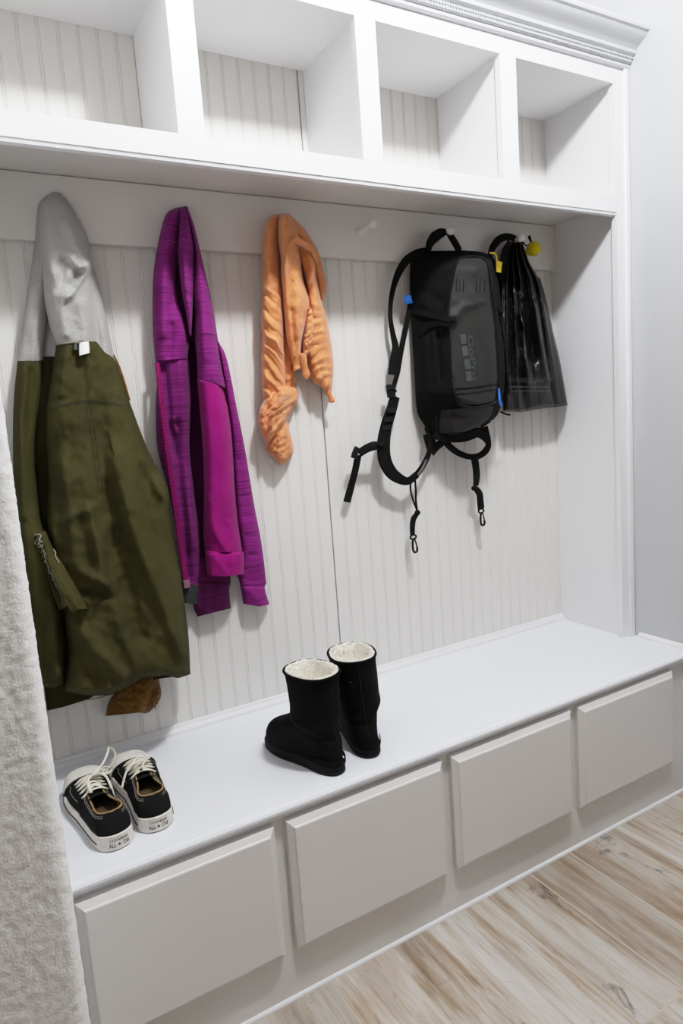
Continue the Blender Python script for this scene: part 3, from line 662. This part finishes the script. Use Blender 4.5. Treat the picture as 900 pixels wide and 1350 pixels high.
for q, r_ in (([(604, 341), (620, 338), (634, 340), (644, 350), (649, 390), (654, 420), (657, 455), (659, 492), (657, 524), (652, 531)], .0028), ([(596, 500), (599, 518), (606, 533), (622, 537), (640, 535), (657, 529)], .0036), ([(600, 512), (620, 511), (640, 508), (656, 506)], .0022), ([(598, 519), (620, 518), (640, 515), (656, 513)], .0018), ([(576, 548), (577, 574), (600, 572), (625, 568), (645, 556)], .0035)):
    m.tube(line_on(BP, q, 60, .004), r_, 8)
m.build('zipper', MBUCK, bp)
# logo: four blocks over rotated lettering
m = MB()
def on_panel(V, F, c0, ax, up_):
    P = [FP.on(c0[0]+ax[0]*x+up_[0]*y, c0[1]+ax[1]*x+up_[1]*y, .0012) for x, y, _ in V]; m.add(P, F)
for c0 in ((610.7, 447), (613, 462.5), (615.8, 480), (617.8, 496)):
    on_panel([(-.5, -.5, 0), (.5, -.5, 0), (.5, .5, 0), (-.5, .5, 0)], [(0, 1, 2, 3)], c0, (1.4, 13), (7.4, -1))
V, F = text_mesh('GoPro', .01); on_panel(V, F, (622.6, 472), (7, 60), (7.0, -1))
g = m.build('logo', MLOGO, fp, smooth=False); g['label'] = 'grey printed logo, four blocks beside upright lettering'
for x in (602, 606, 611, 628, 633, 639):
    m = MB(); m.tube(line_on(BP, [(x, 368), (x-.5, 385)], 8, .0035), .0008, 6); m.build('embossed_slit', MBAGF, fp)
# top handle over the peg
m = MB()
ribbon(m, [(564, 331, .07), (567, 322, .06), (574, 313, .055), (584, 307.5, .06), (590, 306, .066), (594, 310, .07), (600, 320, .08), (606, 333, .09)], [.016, .018, .024, .024, .02, .018, .018, .018], .006, n=60, normal=(0, -.5, 1))
ribbon(m, [(563, 330, .08), (567, 320, .082), (573, 312, .082), (581, 307, .08), (587, 305.5, .078)], [.014, .026, .030, .026, .016], .008, n=30, normal=(.3, -.9, .2))
ribbon(m, [(590, 306.5, .08), (595, 313, .085), (600, 321, .09), (605, 330, .095)], [.016, .026, .028, .026], .005, n=20, normal=(.1, -1, .2))
m.build('top_handle', MWEB, bp)
# left strap webbing
m = MB()
ribbon(m, [(565, 330, .05), (550, 334, .045), (536, 343, .045), (526, 358, .045), (519, 377, .04), (515, 398, .04), (514.5, 420, .04), (518, 442, .04), (521, 458, .04), (518, 476, .04), (516, 494, .04)], [.02, .024, .024, .022, .016, .013, .013, .016, .020, .022, .02], .003, n=90, normal=(-.55, -.83, 0))
ribbon(m, [(541, 398, .035), (538, 416, .036), (533, 440, .038), (528, 465, .04), (524, 490, .042), (518, 512, .045)], [.016, .018, .018, .018, .017, .014], .003, n=60)
m.build('strap_webbing', MWEB, bp)
m = MB()
ribbon(m, [(514, 508, .05), (515, 515, .055), (516, 524, .055)], [.024, .026, .024], .012, n=16); m.tube(cr([tuple(at(*w)) for w in ((510, 514, .055), (516, 512, .062), (521, 516, .055))], 12), .005, 8)
m.build('strap_buckle', MBUCK, bp)
m = MB()
ribbon(m, [(520.5, 523, .05), (515, 543, .055), (509, 562, .06), (505.5, 585, .065), (507, 606, .065), (515, 622, .06), (527, 631.5, .055), (538, 634, .055), (549, 626, .05)], [.03, .034, .037, .042, .042, .038, .030, .022, .02], .011, n=90)
ps = m.build('padded_strap', MBAGF, bp)
m = MB()
ribbon(m, [(545, 630, .05), (555, 618, .05), (563, 603, .05), (567, 590, .05), (566, 576, .05), (562, 562, .05)], [.022, .026, .027, .026, .028, .03], .004, n=50, normal=(.45, -.9, 0))
ribbon(m, [(566, 572, .05), (567, 585, .05), (567, 598, .05)], [.05, .038, .018], .003, n=20)
ribbon(m, [(568, 596, .05), (576, 588, .05), (588, 579, .055)], [.03, .026, .024], .003, n=20)
m.build('lower_strap', MWEB, bp)
m = MB(); ribbon(m, [(546, 631, .054), (556, 619, .054), (562, 606, .054)], [.004, .011, .006], .002, n=20, normal=(.4, -.9, 0)); m.build('strap_lining', MGREYIN, bp)
m = MB()
for y in (540, 552, 563):
    m = MB(); ribbon(m, [(504+ (563-y)*.25, y+2, .068), (514+(563-y)*.3, y, .068)], .014, .004, n=8, normal=(0, -1, .1)); m.build('strap_loop', MBUCK, ps)
# chest strap
m = MB()
ribbon(m, [(503, 587, .072), (492, 588, .07), (482, 592, .065), (473, 598, .06)], [.02, .026, .024, .022], .004, n=30, normal=(0, -1, .2))
ribbon(m, [(472, 600, .06), (469, 616, .05), (464, 636, .04), (457, 662, .03)], [.022, .022, .022, .024], .003, n=30)
m.build('chest_strap', MWEB, bp)
m = MB(); ribbon(m, [(471, 590, .062), (468, 597, .062), (466, 604, .062)], .016, .010, n=12); m.build('chest_buckle', MBUCK, bp); m = MB(); ribbon(m, [(498, 584, .076), (506, 586, .076)], .014, .006, n=8); m.build('chest_buckle', MBUCK, bp)
# right lower loop
m = MB()
ribbon(m, [(584, 577, .06), (592, 588, .06), (604, 597, .06), (618, 602, .06), (631, 601, .06), (641, 593, .058), (643.5, 583, .055), (638, 563, .05)], [.026, .022, .02, .018, .02, .024, .022, .03], .004, n=70)
ribbon(m, [(572, 574, .07), (590, 577, .075), (612, 576, .075), (632, 569, .07)], [.02, .028, .03, .028], .01, n=30)
ribbon(m, [(630, 570, .065), (638, 576, .06), (643, 584, .057)], [.03, .025, .015], .004, n=20)
m.build('lower_strap', MWEB, bp)
# cords with clips
def clip(cx, cy, d, s=1.15):
    a = at(cx, cy, d)
    mm = MB(); th = np.linspace(0, 2*PI, 22, endpoint=False)
    ring = [a+np.array([.0095*s*math.cos(t), 0, .0065*math.sin(t)]) for t in th]; mm.tube(ring, .0028, 8, closed=True)
    lp = np.array([(-.001, -.006), (-.006, -.011), (-.0075, -.022), (-.0075, -.036), (-.005, -.045), (.001, -.048), (.007, -.045), (.0085, -.038), (.0075, -.033)])
    mm.tube(cr([tuple(a+np.array([x+.004, 0, z])) for x, z in lp], 40), .0034, 8)
    mm.tube(cr([tuple(a+np.array([x+.004, 0, z])) for x, z in ((.0, -.006), (.004, -.016), (.0085, -.034))], 14), .0022, 8)
    return mm
m = MB()
m.tube(cr([tuple(at(*w)) for w in ((541, 634, .055), (541, 646, .055), (544, 658, .055), (548, 669, .055), (550, 675, .055))], 24), .0030, 8)
m.tube(cr([tuple(at(*w)) for w in ((547, 633, .057), (548, 648, .057), (548, 660, .057), (550, 675, .057))], 24), .0030, 8)
m.ball(at(550, 676, .057), .009, nu=10, nv=8, sc=(1.1, .8, 1))
ribbon(m, [(549, 678, .055), (545, 684, .055), (543.5, 693, .052), (543.5, 705, .05)], [.016, .019, .018, .016], .005, n=24)
m.build('cord', MWEB, bp); clip(544.5, 708, .05).build('clip', MBUCK, bp)
m = MB()
ribbon(m, [(625, 602, .062), (627, 615, .06), (628, 628, .058), (627, 640, .056)], [.028, .027, .027, .02], .005, n=24)
m.ball(at(625.5, 643.5, .056), .011, nu=10, nv=8, sc=(1.2, .7, .8))
ribbon(m, [(628, 645, .056), (632, 652, .055), (633, 662, .052), (634, 671, .05)], [.02, .025, .026, .027], .005, n=24)
m.build('cord', MWEB, bp); clip(634, 673.5, .05).build('clip', MBUCK, bp)
# side: compression strap and pocket, right strap
m = MB()
cq = [(541, 410), (556, 413), (574, 417), (592, 421), (600, 422)]
ribbon(m, [(x, y, BP.depth(x, y)+.004) for x, y in cq], .016, .004, n=30, normal=(-.8, -.6, 0))
cq = [(556, 440), (566, 430), (580, 426), (592, 428)]
ribbon(m, [(x, y, BP.depth(x, y)+.005) for x, y in cq], .014, .004, n=30, normal=(-.8, -.6, 0))
m.ball(at(598, 421, BP.depth(598, 421)+.006), .012, nu=12, nv=8, sc=(.9, .6, .9)); m.build('compression_strap', MWEB, bp)
m = MB()
rq = [(649, 352), (655, 380), (658, 405), (663, 430), (667, 460), (669, 492), (671, 520)]
ribbon(m, [(x, y, .115) for x, y in rq], [.014, .016, .016, .012, .010, .009, .009], .004, n=50); m.ball(at(661, 411, .12), .008, nu=10, nv=8)
m.tube(cr([tuple(at(*w)) for w in ((656, 491, .15), (664, 490, .14), (676, 491, .13))], 14), .0016, 6); m.tube(cr([tuple(at(*w)) for w in ((660, 543, .12), (667, 546, .115), (672, 547, .115))], 12), .003, 6)
m.build('side_strap', MWEB, bp)
m = MB(); a = at(536.5, 395, .045)
ribbon(m, [(533, 395.5, .05), (538, 395, .05), (542, 394, .05)], .024, .004, n=10); m.build('strap_tag', MBLUE, bp)['label'] = 'small blue fabric tag'
m = MB(); m.tube(cr([tuple(at(*w)) for w in ((657, 512, .175), (657.8, 522, .176), (658.6, 530, .176), (661, 535.5, .175))], 16), [.0035]*4+[.0042]*8+[.0046]*3+[.002], 10); m.build('zip_pull', MBLUE, bp)['label'] = 'bright blue zip pull'
m = MB(); ribbon(m, [(645, 333.5, .125), (651, 334, .125), (653.5, 337, .125), (655, 345, .125)], .006, .003, n=20)
ribbon(m, [(657.5, 344.5, .125), (657.3, 351, .126), (657, 359, .126)], [.026, .022, .018], .003, n=12); m.build('zip_pull', MYEL, bp)['label'] = 'yellow pull tab at top right'

# ================================================================== plastic bag
p = at(680, 322, .04)
pb = empty('plastic_bag', tuple(p), 'shiny black plastic shopping bag hanging right of the backpack', 'bag')
def gd(U, V, X, Y):
    r = np.interp(V, [0, .05, .2, .5, .85, 1], [.05, .06, .06, .075, .10, .10])
    return r
def pleats(X, Y, U, V):
    k = U+.04*np.sin(5*V+3); a = np.zeros(U.shape)
    for c_, w_, h_ in ((.12, .03, .010), (.22, .02, -.010), (.30, .03, .014), (.39, .02, -.014), (.48, .04, .014), (.60, .03, -.010), (.74, .06, .012), (.84, .018, -.012), (.91, .03, .008)):
        a = a+h_*np.exp(-((k-c_)/w_)**2)
    return a*np.interp(V, [0, .1, .7, .9, 1], [.35, .8, 1, .45, .2])
m = MB()
PBs = Sheet(m, [(678, 313), (670, 322), (664, 340), (660, 370), (660, 420), (661, 470), (662, 510), (663, 543)], [(687, 313), (691, 326), (698, 346), (710, 368), (718, 390), (729, 438), (738, 476), (748, 534)], gd, back=.02, nu=100, nv=120, n=9, vt=.04, vb=.012, fk=1.3, extra=pleats, noise_=(.002, 16), bot=[(0, 0), (.3, 3), (.6, 1), (.85, 1), (1, 0)], seed=61,
  folds=[([(682, 385), (684, 410), (690, 430)], .012, 3), ([(688, 400), (702, 470)], -.014, 6), ([(706, 400), (722, 500)], .010, 5), ([(690, 470), (712, 528)], .006, 9)])
Sheet(m, [(694, 352), (700, 380), (704, 420)], [(712, 367.5), (719, 392), (728, 432)], [.045, .05, .05], back=.03, nu=20, nv=30, n=4, noise_=(.004, 8), seed=62)
pbo = m.build('bag_body', MPOLY, pb)
m = MB()
ribbon(m, [(645, 338, .05), (650, 325, .055), (659, 315, .06), (670, 312, .062), (680, 315, .062), (688, 322, .062)], [.016, .022, .024, .022, .018, .012], .004, n=50, normal=(-.2, -1, .2))
ribbon(m, [(645, 338, .05), (651, 348, .05), (656, 365, .05), (660, 395, .05)], [.016, .018, .016, .014], .004, n=30)
ribbon(m, [(671, 318, .07), (664, 332, .07), (662, 348, .07), (664, 380, .07)], [.012, .016, .018, .02], .004, n=30)
m.build('bag_handle', MWEB, pb)
m = MB()
def on_bag(V, F, c0, ax, up_, k=.0015):
    m.add([PBs.on(c0[0]+ax[0]*x+up_[0]*y+0, c0[1]+ax[1]*x+up_[1]*y-3.0*(2*x)**2*0+2.2*(1-(2*x)**2), k) for x, y, _ in V], F)
V, F = text_mesh('U.S.A. WARNING STREAM RECYCLE', 0); on_bag(V, F, (699, 500), (55, 1.5), (.3, -6.2))
for dy in (9, 14.5):
    x = 671
    while x < 724:
        w_ = random.choice((2.2, 3.4, 4.6))
        on_bag([(-.5, -.5, 0), (.5, -.5, 0), (.5, .5, 0), (-.5, .5, 0)], [(0, 1, 2, 3)], (x+w_/2, 501+dy), (w_, .1), (0, -1.6)); x += w_+1.0
m.build('bag_print', MPRINT, pbo, smooth=False)['label'] = 'faded grey lettering near the bottom of the bag'

# ================================================================== pompom charm
c_ = at(703, 328, .075)
pm = empty('pompom_charm', tuple(c_), 'small yellow felt pompom on a black loop beside the plastic bag', 'charm')
m = MB(); m.ball(c_, .0225, nu=36, nv=24, amp=.10); m.build('pompom', MFELT, pm)
m = MB()
m.tube(cr([tuple(at(*w)) for w in ((701, 321, .072), (698.5, 316, .07), (696, 311, .068))], 10), [.0035]*8+[.002, .001], 8)
m.tube(cr([tuple(at(*w)) for w in ((701, 321, .072), (698.5, 315, .074), (698, 309.5, .072))], 10), [.0035]*8+[.002, .001], 8)
m.tube(cr([tuple(at(*w)) for w in ((700, 320, .072), (694, 324, .06), (688, 318, .05), (684, 314, .05))], 14), .002, 8); m.build('loop', MWEB, pm)
m = MB(); m.ball(at(695.5, 332, .062), .010, nu=14, nv=10, amp=.15); m.build('pompom', MFELT, pm)['label'] = 'second, smaller yellow puff'

# ================================================================== boots
def frame(loc, yaw):
    c, s = math.cos(yaw), math.sin(yaw)
    return lambda a, b, z: (loc[0]+b*c-a*s, loc[1]+b*s+a*c, loc[2]+z)     # a forwards, b to the right
def boot(loc, yaw, hgt, label, seed, lean=0.0, side=1, tilt=0.0):
    o = empty('sheepskin_boot', loc, label, 'boot', 'pair of black boots'); F = frame(loc, yaw)
    zk = [0.016, .03, .045, .060, .075, .088, .10, .112, .125, .14, .165, .19, .215, hgt]
    a0 = [.000, -.003, -.002, .001, .004, .006, .008, .010, .011, .011, .009, .006, .003, .000]
    a1 = [.248, .250, .246, .234, .214, .188, .164, .145, .134, .129, .129, .131, .134, .137]
    hw = [.040, .0425, .0435, .0445, .0455, .0465, .0475, .0485, .0495, .0505, .052, .053, .054, .055]
    Z = np.linspace(zk[0], hgt, 60); rows = []
    for z in Z:
        A0, A1, Wd = (np.interp(z, zk, q) for q in (a0, a1, hw))
        L = A1-A0; row = []
        for t in np.linspace(0, 2*PI, 64, endpoint=False):
            cx_, sx_ = math.cos(t), math.sin(t)
            n = 2.3
            a = A0+L/2+L/2*math.copysign(abs(cx_)**(2/n), cx_)
            f = (a-A0)/L; foot = max(0, min(1, (L-.135)/.1))
            wv = Wd*(1-foot*.12*math.exp(-((f-.33)/.22)**2)+foot*.06*math.exp(-((f-.72)/.2)**2))
            b = wv*math.copysign(abs(sx_)**(2/n), sx_)+side*foot*.005*math.sin(PI*min(1, f*1.05))
            q = Vector((a*16, b*16, z*22+seed))
            dd = .0022*mnoise.noise(q)+.0035*math.exp(-((z-.118-.02*(f-.5))/.010)**2)*math.sin(t*1.5+seed)-.0025*math.exp(-((z-.095-.05*(f-.3))/.007)**2)
            k = 1+dd/.05
            row.append(F(A0+L/2+(a-A0-L/2)*k+lean*(z/hgt)**2, b*k+tilt*(z/hgt)**1.3, z))
        rows.append(row)
    rows = np.array(rows); mm = MB(); mm.grid(rows, 0, True)
    mm.f.append(tuple(range(63, -1, -1))); mm.m.append(0)
    mm.build('upper', MSUEDE, o)
    # black stitched lip of the shaft with tufts of fleece
    top = rows[-1]; cen = top.mean(0); mm = MB(); mm.tube(top, .0032, 8, closed=True); mm.build('rim', MSUEDE, o)
    R_ = []
    for dz, k in ((.001, .965), (.004, .93), (.002, .86), (-.012, .78), (-.035, .72), (-.06, .66), (-.075, .55)):
        row = []
        for i, q in enumerate(top):
            jit = 1+.03*mnoise.noise(Vector((i*.7, dz*300, seed)))
            row.append(cen+(q-cen)*k*jit+np.array([0, 0, dz+.003*mnoise.noise(Vector((i*1.3, dz*90, seed+4)))]))
        R_.append(row)
    mm = MB(); mm.grid(np.array(R_), 0, True); mm.f.append(tuple((len(R_)-1)*64+i for i in range(64))); mm.m.append(0)
    for i in range(700):
        k = rng.integers(0, 64); f = rng.uniform(.78, .93); q = cen+(top[k]-cen)*f+np.array([0, 0, rng.uniform(-.008, .001) if f > .86 else rng.uniform(-.05, -.01)])
        inw = (cen-q); inw[2] = 0; inw /= np.linalg.norm(inw)+1e-9
        mm.tube([q, q+inw*.002+np.array([0, 0, .003]), q+inw*rng.uniform(.002, .007)+np.array([rng.normal(0, .002), rng.normal(0, .002), rng.uniform(.002, .007)])], [.0016, .0012, .0003], 4)
    mm.build('sheepskin_lining', MSHEEP, o)
    ol = []
    for t in np.linspace(0, 2*PI, 64, endpoint=False):
        cx_, sx_ = math.cos(t), math.sin(t); n = 2.4; a = .124+.129*math.copysign(abs(cx_)**(2/n), cx_); f = (a+.005)/.258
        wv = .0445*(1-.16*math.exp(-((f-.35)/.22)**2)+.05*math.exp(-((f-.72)/.2)**2))
        ol.append((a, wv*math.copysign(abs(sx_)**(2/n), sx_)+side*.005*math.sin(PI*min(1, f*1.05))))
    mm = MB(); rws = []
    for z, k in ((0, .97), (.003, 1.0), (.009, 1.0), (.010, .985), (.012, .985), (.013, 1.0), (.020, 1.0), (.023, .97)):
        rws.append([F(.124+(a-.124)*k, b*k, z) for a, b in ol])
    mm.grid(np.array(rws), 0, True); mm.f.append(tuple(range(63, -1, -1))); mm.m.append(0); e = 7*64; mm.f.append(tuple(e+i for i in range(64))); mm.m.append(0)
    mm.build('sole', MSOLE, o, angle=30)
    hl = [q for q in ol if q[0] < .062]; hl.sort(key=lambda q: q[1]); mm = MB(); P = []
    for z, k in ((.022, 1.0), (.025, 1.02), (.034, 1.01), (.037, .97)):
        P.append([F(.124+(a-.124)*(1+.018*k), b*1.035*k, z) for a, b in hl])
    mm.grid(np.array(P)); mm.build('heel_patch', MSUEDE, o)
    mm = MB(); s_ = []
    for z in np.linspace(.05, hgt-.004, 24):
        A0 = np.interp(z, zk, a0); s_.append(F(A0-.0006+lean*(z/hgt)**2, tilt*(z/hgt)**1.3, z))
    mm.tube(s_, .0013, 6); mm.build('back_seam', MSOLE, o)
boot((-1.190, -.446, H), math.radians(15), .228, 'near black suede boot with cream sheepskin lining, left of its mate on the bench', 1.3, side=1)
boot((-1.097, -.428, H), math.radians(-20), .236, 'far black suede boot, partly hidden behind its mate on the bench', 5.1, lean=-.006, side=-1, tilt=-.018)

# ================================================================== canvas shoes
def shoe(loc, yaw, mir, label, bow, seed):
    o = empty('canvas_sneaker', loc, label, 'shoe', 'pair of black canvas sneakers'); F0 = frame(loc, yaw)
    F = lambda a, b, z: F0(a, b*mir, z)
    Ln = .292
    wk = [0, .03, .08, .15, .3, .45, .6, .75, .86, .93, .975, 1]; wv = [.0, .022, .0315, .0345, .035, .037, .0435, .0465, .0425, .033, .021, 0]
    fk = np.linspace(0, 1, 200); ww = np.interp(fk, wk, wv)
    def w_(f):
        q = float(np.interp(f, wk, wv))
        if f < .08: q = .0315*math.sqrt(max(0, 1-(1-f/.08)**2))
        if f > .86: q = .0425*math.sqrt(max(0, 1-((f-.86)/.14)**2))**.95
        return q
    c_ = lambda f: -.005*math.sin(PI*min(1, max(0, f)))**2+.006*f*f      # curves towards the inner side
    hk = [0, .1, .2, .3, .40, .48, .58, .66, .72, .8, .88, .95, 1]; hv = [.068, .068, .064, .061, .060, .064, .064, .062, .061, .060, .058, .051, .036]
    h_ = lambda f: float(np.interp(f, hk, hv))
    def g_(f):
        w = w_(f)
        if f < .10: return w*.78
        if f < .40: return w*.78+(.016-w*.78)*((f-.10)/.30)**.8
        if f < .65: return .016-.004*(f-.40)/.25
        if f < .68: return .012*(.68-f)/.03
        return 0.0
    def surf(f, s, side, out=0.0):
        w = w_(f); g = min(g_(f), w); h = h_(f); t = s*PI/2
        p_ = .75
        b = g+(w+out*0-g)*max(0, math.cos(t))**p_; z = .022+(h-.022)*max(0, math.sin(t))**p_
        nb, nz_ = math.cos(t), math.sin(t)
        if f < .42:
            z = .022+(h-.022)*s; k = min(1, f/.06)
            b = w+.003*k*math.sin(PI*s)-(w-g)*s**2.2; nb, nz_ = 1, 0
        f = f+.075*s*s*max(0, 1-f/.30)                      # the heel counter leans forwards
        return F(Ln*f+(out if f > .97 else 0), c_(f)+side*(b+out*nb), z+out*nz_)
    fs = .5-.5*np.cos(np.linspace(0, PI, 74)); fs = fs
    seg = 14
    for part, lo, hi in (('upper', 0, .80),):
        mm = MB()
        for side in (-1, 1):
            mm.grid([[surf(f, s, side) for s in np.linspace(0, 1, seg)] for f in fs if f <= .86])
        u = mm.build('upper', MCANV, o, angle=70)
    mm = MB()
    for side in (-1, 1): mm.grid([[surf(f, s, side, -.0025) for s in np.linspace(0, 1, seg)] for f in fs if .035 < f <= .46])
    mm.build('lining', MTAN, o, angle=70)
    mm = MB()                                           # white toe cap
    fc = np.concatenate([np.linspace(.705, .86, 12), .86+.14*np.sin(np.linspace(0, PI/2, 16))[1:]])
    for side in (-1, 1): mm.grid([[surf(f+.03*(1-math.sin(s*PI/2))*(1-f)/.295, s, side, .0024) for s in np.linspace(0, 1, 16)] for f in fc])
    mm.build('toe_cap', MRUB, o, angle=70)
    mm = MB()
    arc = [surf(.707+.03*(1-math.sin(s*PI/2)), s, sd, .0026) for sd, ss in ((-1, np.linspace(.1, 1, 14)), (1, np.linspace(1, .1, 14))) for s in ss]
    mm.tube(arc, .0022, 8); mm.build('toe_trim', MINK, o)
    # sole
    ol = []
    N_ = 90
    for k in range(N_):
        t = 2*PI*k/N_; f = .5+.5*math.cos(t); side = 1 if math.sin(t) >= 0 else -1
        ol.append((Ln*f, c_(f), side*w_(f)))
    cenA = Ln*.5
    mm = MB(); rws = []
    for z, ex in ((0, .0005), (.003, .0035), (.012, .004), (.025, .0035), (.030, .003), (.031, .0005), (.031, -.006)):
        row = []
        for a, c0, b in ol:
            f = a/Ln; n = Vector(((f-.5)*.9 if (f < .08 or f > .86) else 0, math.copysign(1, b) if abs(b) > 1e-6 else 0, 0))
            na = (-1 if f < .5 else 1)*max(0, 1-abs(b)/.03) if (f < .08 or f > .86) else 0
            nb = math.copysign(min(1, abs(b)/.02), b)
            zz = z*(1.0+.18*max(0, (f-.85)/.15)) if z > .02 else z
            row.append(F(a+na*ex, c0+b+nb*ex, zz))
        rws.append(row)
    mm.grid(np.array(rws), 0, True); mm.f.append(tuple(range(N_-1, -1, -1))); mm.m.append(0); e = 6*N_; mm.f.append(tuple(e+i for i in range(N_))); mm.m.append(0)
    so = mm.build('sole', MRUB, o, angle=40)
    def outl(ts, ex, z):
        out = []
        for t in ts:
            f = .5+.5*math.cos(t); b = math.copysign(w_(f), math.sin(t))
            na = (-1 if f < .5 else 1)*max(0, 1-abs(b)/.03) if (f < .08 or f > .86) else 0
            nb = math.copysign(min(1, abs(b)/.02), b) if abs(b) > 1e-6 else 0
            out.append(F(Ln*f+na*ex, c_(f)+b+nb*ex, z))
        return out
    mm = MB()
    mm.tube(outl(np.linspace(PI+.55, 2*PI+PI-.55, 90), .0042, .0135), .0016, 6)
    mm.build('sole_stripe', MSTR, so)
    # heel plate with its lettering, bent round the heel
    def heel(x, z, lift):                                # x across the heel in metres
        r = .033; an = x/r
        return F(-.0045-lift+.030*(1-math.cos(an))*1.0, c_(.02)+(r+.003+lift)*math.sin(an), z)
    mm = MB(); mm.grid([[heel(x, z, .0008) for x in np.linspace(-.021, .021, 20)] for z in np.linspace(.004, .0275, 6)]); hp = mm.build('heel_plate', MRUB, so)
    mm = MB()
    def put(txt, x0, z0, wd, ht, sl=0):
        V, Fc = text_mesh(txt, .012); mm.add([heel(mir*(x0+wd*x)*1.0, z0+ht*y, .0013) for x, y, _ in V], Fc)
    put('CONVERSE', 0, .0232, .032, .0050)
    for tx, x0 in (('ALL', -.0115), ('STAR', .0125)): put(tx, x0, .0135, .0125, .0085)
    st = [(.0036*(1 if k % 2 == 0 else .42)*math.sin(k*PI/5), .0036*(1 if k % 2 == 0 else .42)*math.cos(k*PI/5)) for k in range(10)]
    mm.add([heel(mir*(x), .0135+y, .0013) for x, y in st]+[heel(0, .0135, .0013)], [(k, (k+1) % 10, 10) for k in range(10)])
    lt = mm.build('lettering', MINK, hp, smooth=False)
    mm = MB(); mm.grid([[F(Ln*f, c_(f)+b*max(.001, w_(f)-.003), .0335) for b in np.linspace(-1, 1, 8)] for f in np.linspace(.03, .62, 24)])
    mm.build('insole', MINS, o)
    # collar stitching and edge
    mm = MB(); top = [surf(f, 1, -1) for f in np.linspace(.44, .0, 30)]+[surf(f, 1, 1) for f in np.linspace(.0, .44, 30)]
    mm.tube(top, .0016, 8); mm.build('collar_edge', MTAN, o)
    mm = MB()
    for sd in (-1, 1):
        mm.tube([surf(f, .90, sd, .0006) for f in np.linspace(.02, .42, 26)], .0005, 5)
        mm.tube([surf(f, .84, sd, .0006) for f in np.linspace(.02, .42, 26)], .0005, 5)
        mm.tube([surf(f, .5+.1*math.sin(f*9), sd, .0006) for f in np.linspace(.46, .78, 26)], .0005, 5)
    mm.build('topstitching', MSTITCH, u)
    # tongue
    mm = MB()
    P = []
    for f in np.linspace(.34, .75, 20):
        hh = h_(f)-.004+(.010*max(0, (.42-f)/.10)); w = .021-.004*(f-.34)/.37
        P.append([F(Ln*f, c_(f)+b, hh+.004*(1-(b/w)**2)) for b in np.linspace(-w, w, 10)])
    mm.grid(P); mm.build('tongue', MCANV, o)
    # eyelets and laces
    me_, ml = MB(), MB(); E = []
    for k in range(5):
        f = .43+.053*k
        for sd in (-1, 1):
            a = np.array(surf(f, .80, sd, .001)); E.append(a)
            n = np.array(surf(f, .80, sd, .004))-a
            me_ = MB(); me_.lathe(a, tuple(n), [(0, .0035), (.001, .0035), (.0014, .0022), (.0006, .0016)], 12)
            me_.build('eyelet', MEYE, u)
    for k in range(5):
        a, b = E[2*k], E[2*k+1]; mid = (a+b)/2+np.array([0, 0, .010])
        ml.tube(cr([tuple(a), tuple(a*.8+b*.2+np.array([0, 0, .007])), tuple(mid), tuple(a*.2+b*.8+np.array([0, 0, .007])), tuple(b)], 24), .0031, 8, flat=.6)
        if k < 4:
            c2 = E[2*k+3]; mid = (a+c2)/2+np.array([0, 0, .012])
            ml.tube(cr([tuple(a), tuple(mid), tuple(c2)], 20), .0029, 8, flat=.6)
            c3 = E[2*k+2]; mid = (b+c3)/2+np.array([0, 0, .0135])
            ml.tube(cr([tuple(b), tuple(mid), tuple(c3)], 20), .0029, 8, flat=.6)
    ctr = (E[0]+E[1])/2+np.array([0, 0, .014]) if not bow else None
    for q in bow: ml.tube(cr([tuple(F(*p_)) for p_ in q], 40), .0028, 8, flat=.7)
    ml.build('lace', MLACE, o)
bow1 = [[(.150, -.004, .088), (.158, .010, .092), (.168, .028, .098), (.190, .046, .108), (.205, .052, .110), (.196, .062, .100), (.176, .050, .086), (.158, .020, .082), (.150, .0, .085)],
        [(.150, .0, .090), (.160, .018, .090), (.176, .034, .084), (.172, .044, .074), (.156, .032, .078), (.148, .010, .088)],
        [(.150, .0, .090), (.140, -.010, .090), (.124, -.016, .084), (.112, -.014, .072)],
        [(.150, .0, .088), (.142, .012, .092), (.128, .022, .086), (.110, .026, .066)]]
bow2 = [[(.135, .0, .086), (.128, -.016, .090), (.120, -.030, .082), (.112, -.040, .066), (.104, -.045, .058)],
        [(.135, .004, .086), (.146, .020, .090), (.150, .026, .084), (.138, .016, .086), (.122, .004, .084), (.112, .004, .076)],
        [(.140, -.014, .086), (.150, .002, .092), (.146, .022, .086)]]
shoe((-1.668, -.424, H), math.radians(5.5), 1, 'left shoe of the black canvas pair, its lace tied in a bow', bow1, 1)
shoe((-1.589, -.412, H), math.radians(-1), -1, 'right shoe of the black canvas pair, its collar folded in', [[(a, -b, z) for a, b, z in q] for q in bow2], 2)

# ================================================================== light
def lamp(name, kind, loc, energy, color, size):
    l = bpy.data.lights.new(name, kind); l.energy = energy; l.color = color
    if kind == 'POINT': l.shadow_soft_size = size
    o = bpy.data.objects.new(name, l); col.objects.link(o); o.location = loc; return o
lamp('ceiling_lamp', 'POINT', (-.95, -1.15, 2.68), 103, (.945, .972, 1.0), .075)
wd = bpy.data.worlds.new('world'); sc.world = wd; wd.use_nodes = True
bg = wd.node_tree.nodes['Background']; bg.inputs['Color'].default_value = (1.0, .885, .755, 1); bg.inputs['Strength'].default_value = .25
vs = sc.view_settings
vs.view_transform = 'Standard'; vs.look = 'None'; vs.exposure = 0; vs.gamma = 1
vs.use_curve_mapping = True                      # camera-like shoulder so the lamp-lit whites keep their shape
cm = vs.curve_mapping; cm.white_level = (3, 3, 3); cm.extend = 'HORIZONTAL'
cc = cm.curves[3]; cc.points[0].location = (0, 0); cc.points[-1].location = (1, 1)
for x, y in ((.08, .24), (.16, .475), (.233, .64), (.333, .79), (.5, .905), (.7, .965)): cc.points.new(x, y)
cm.update()
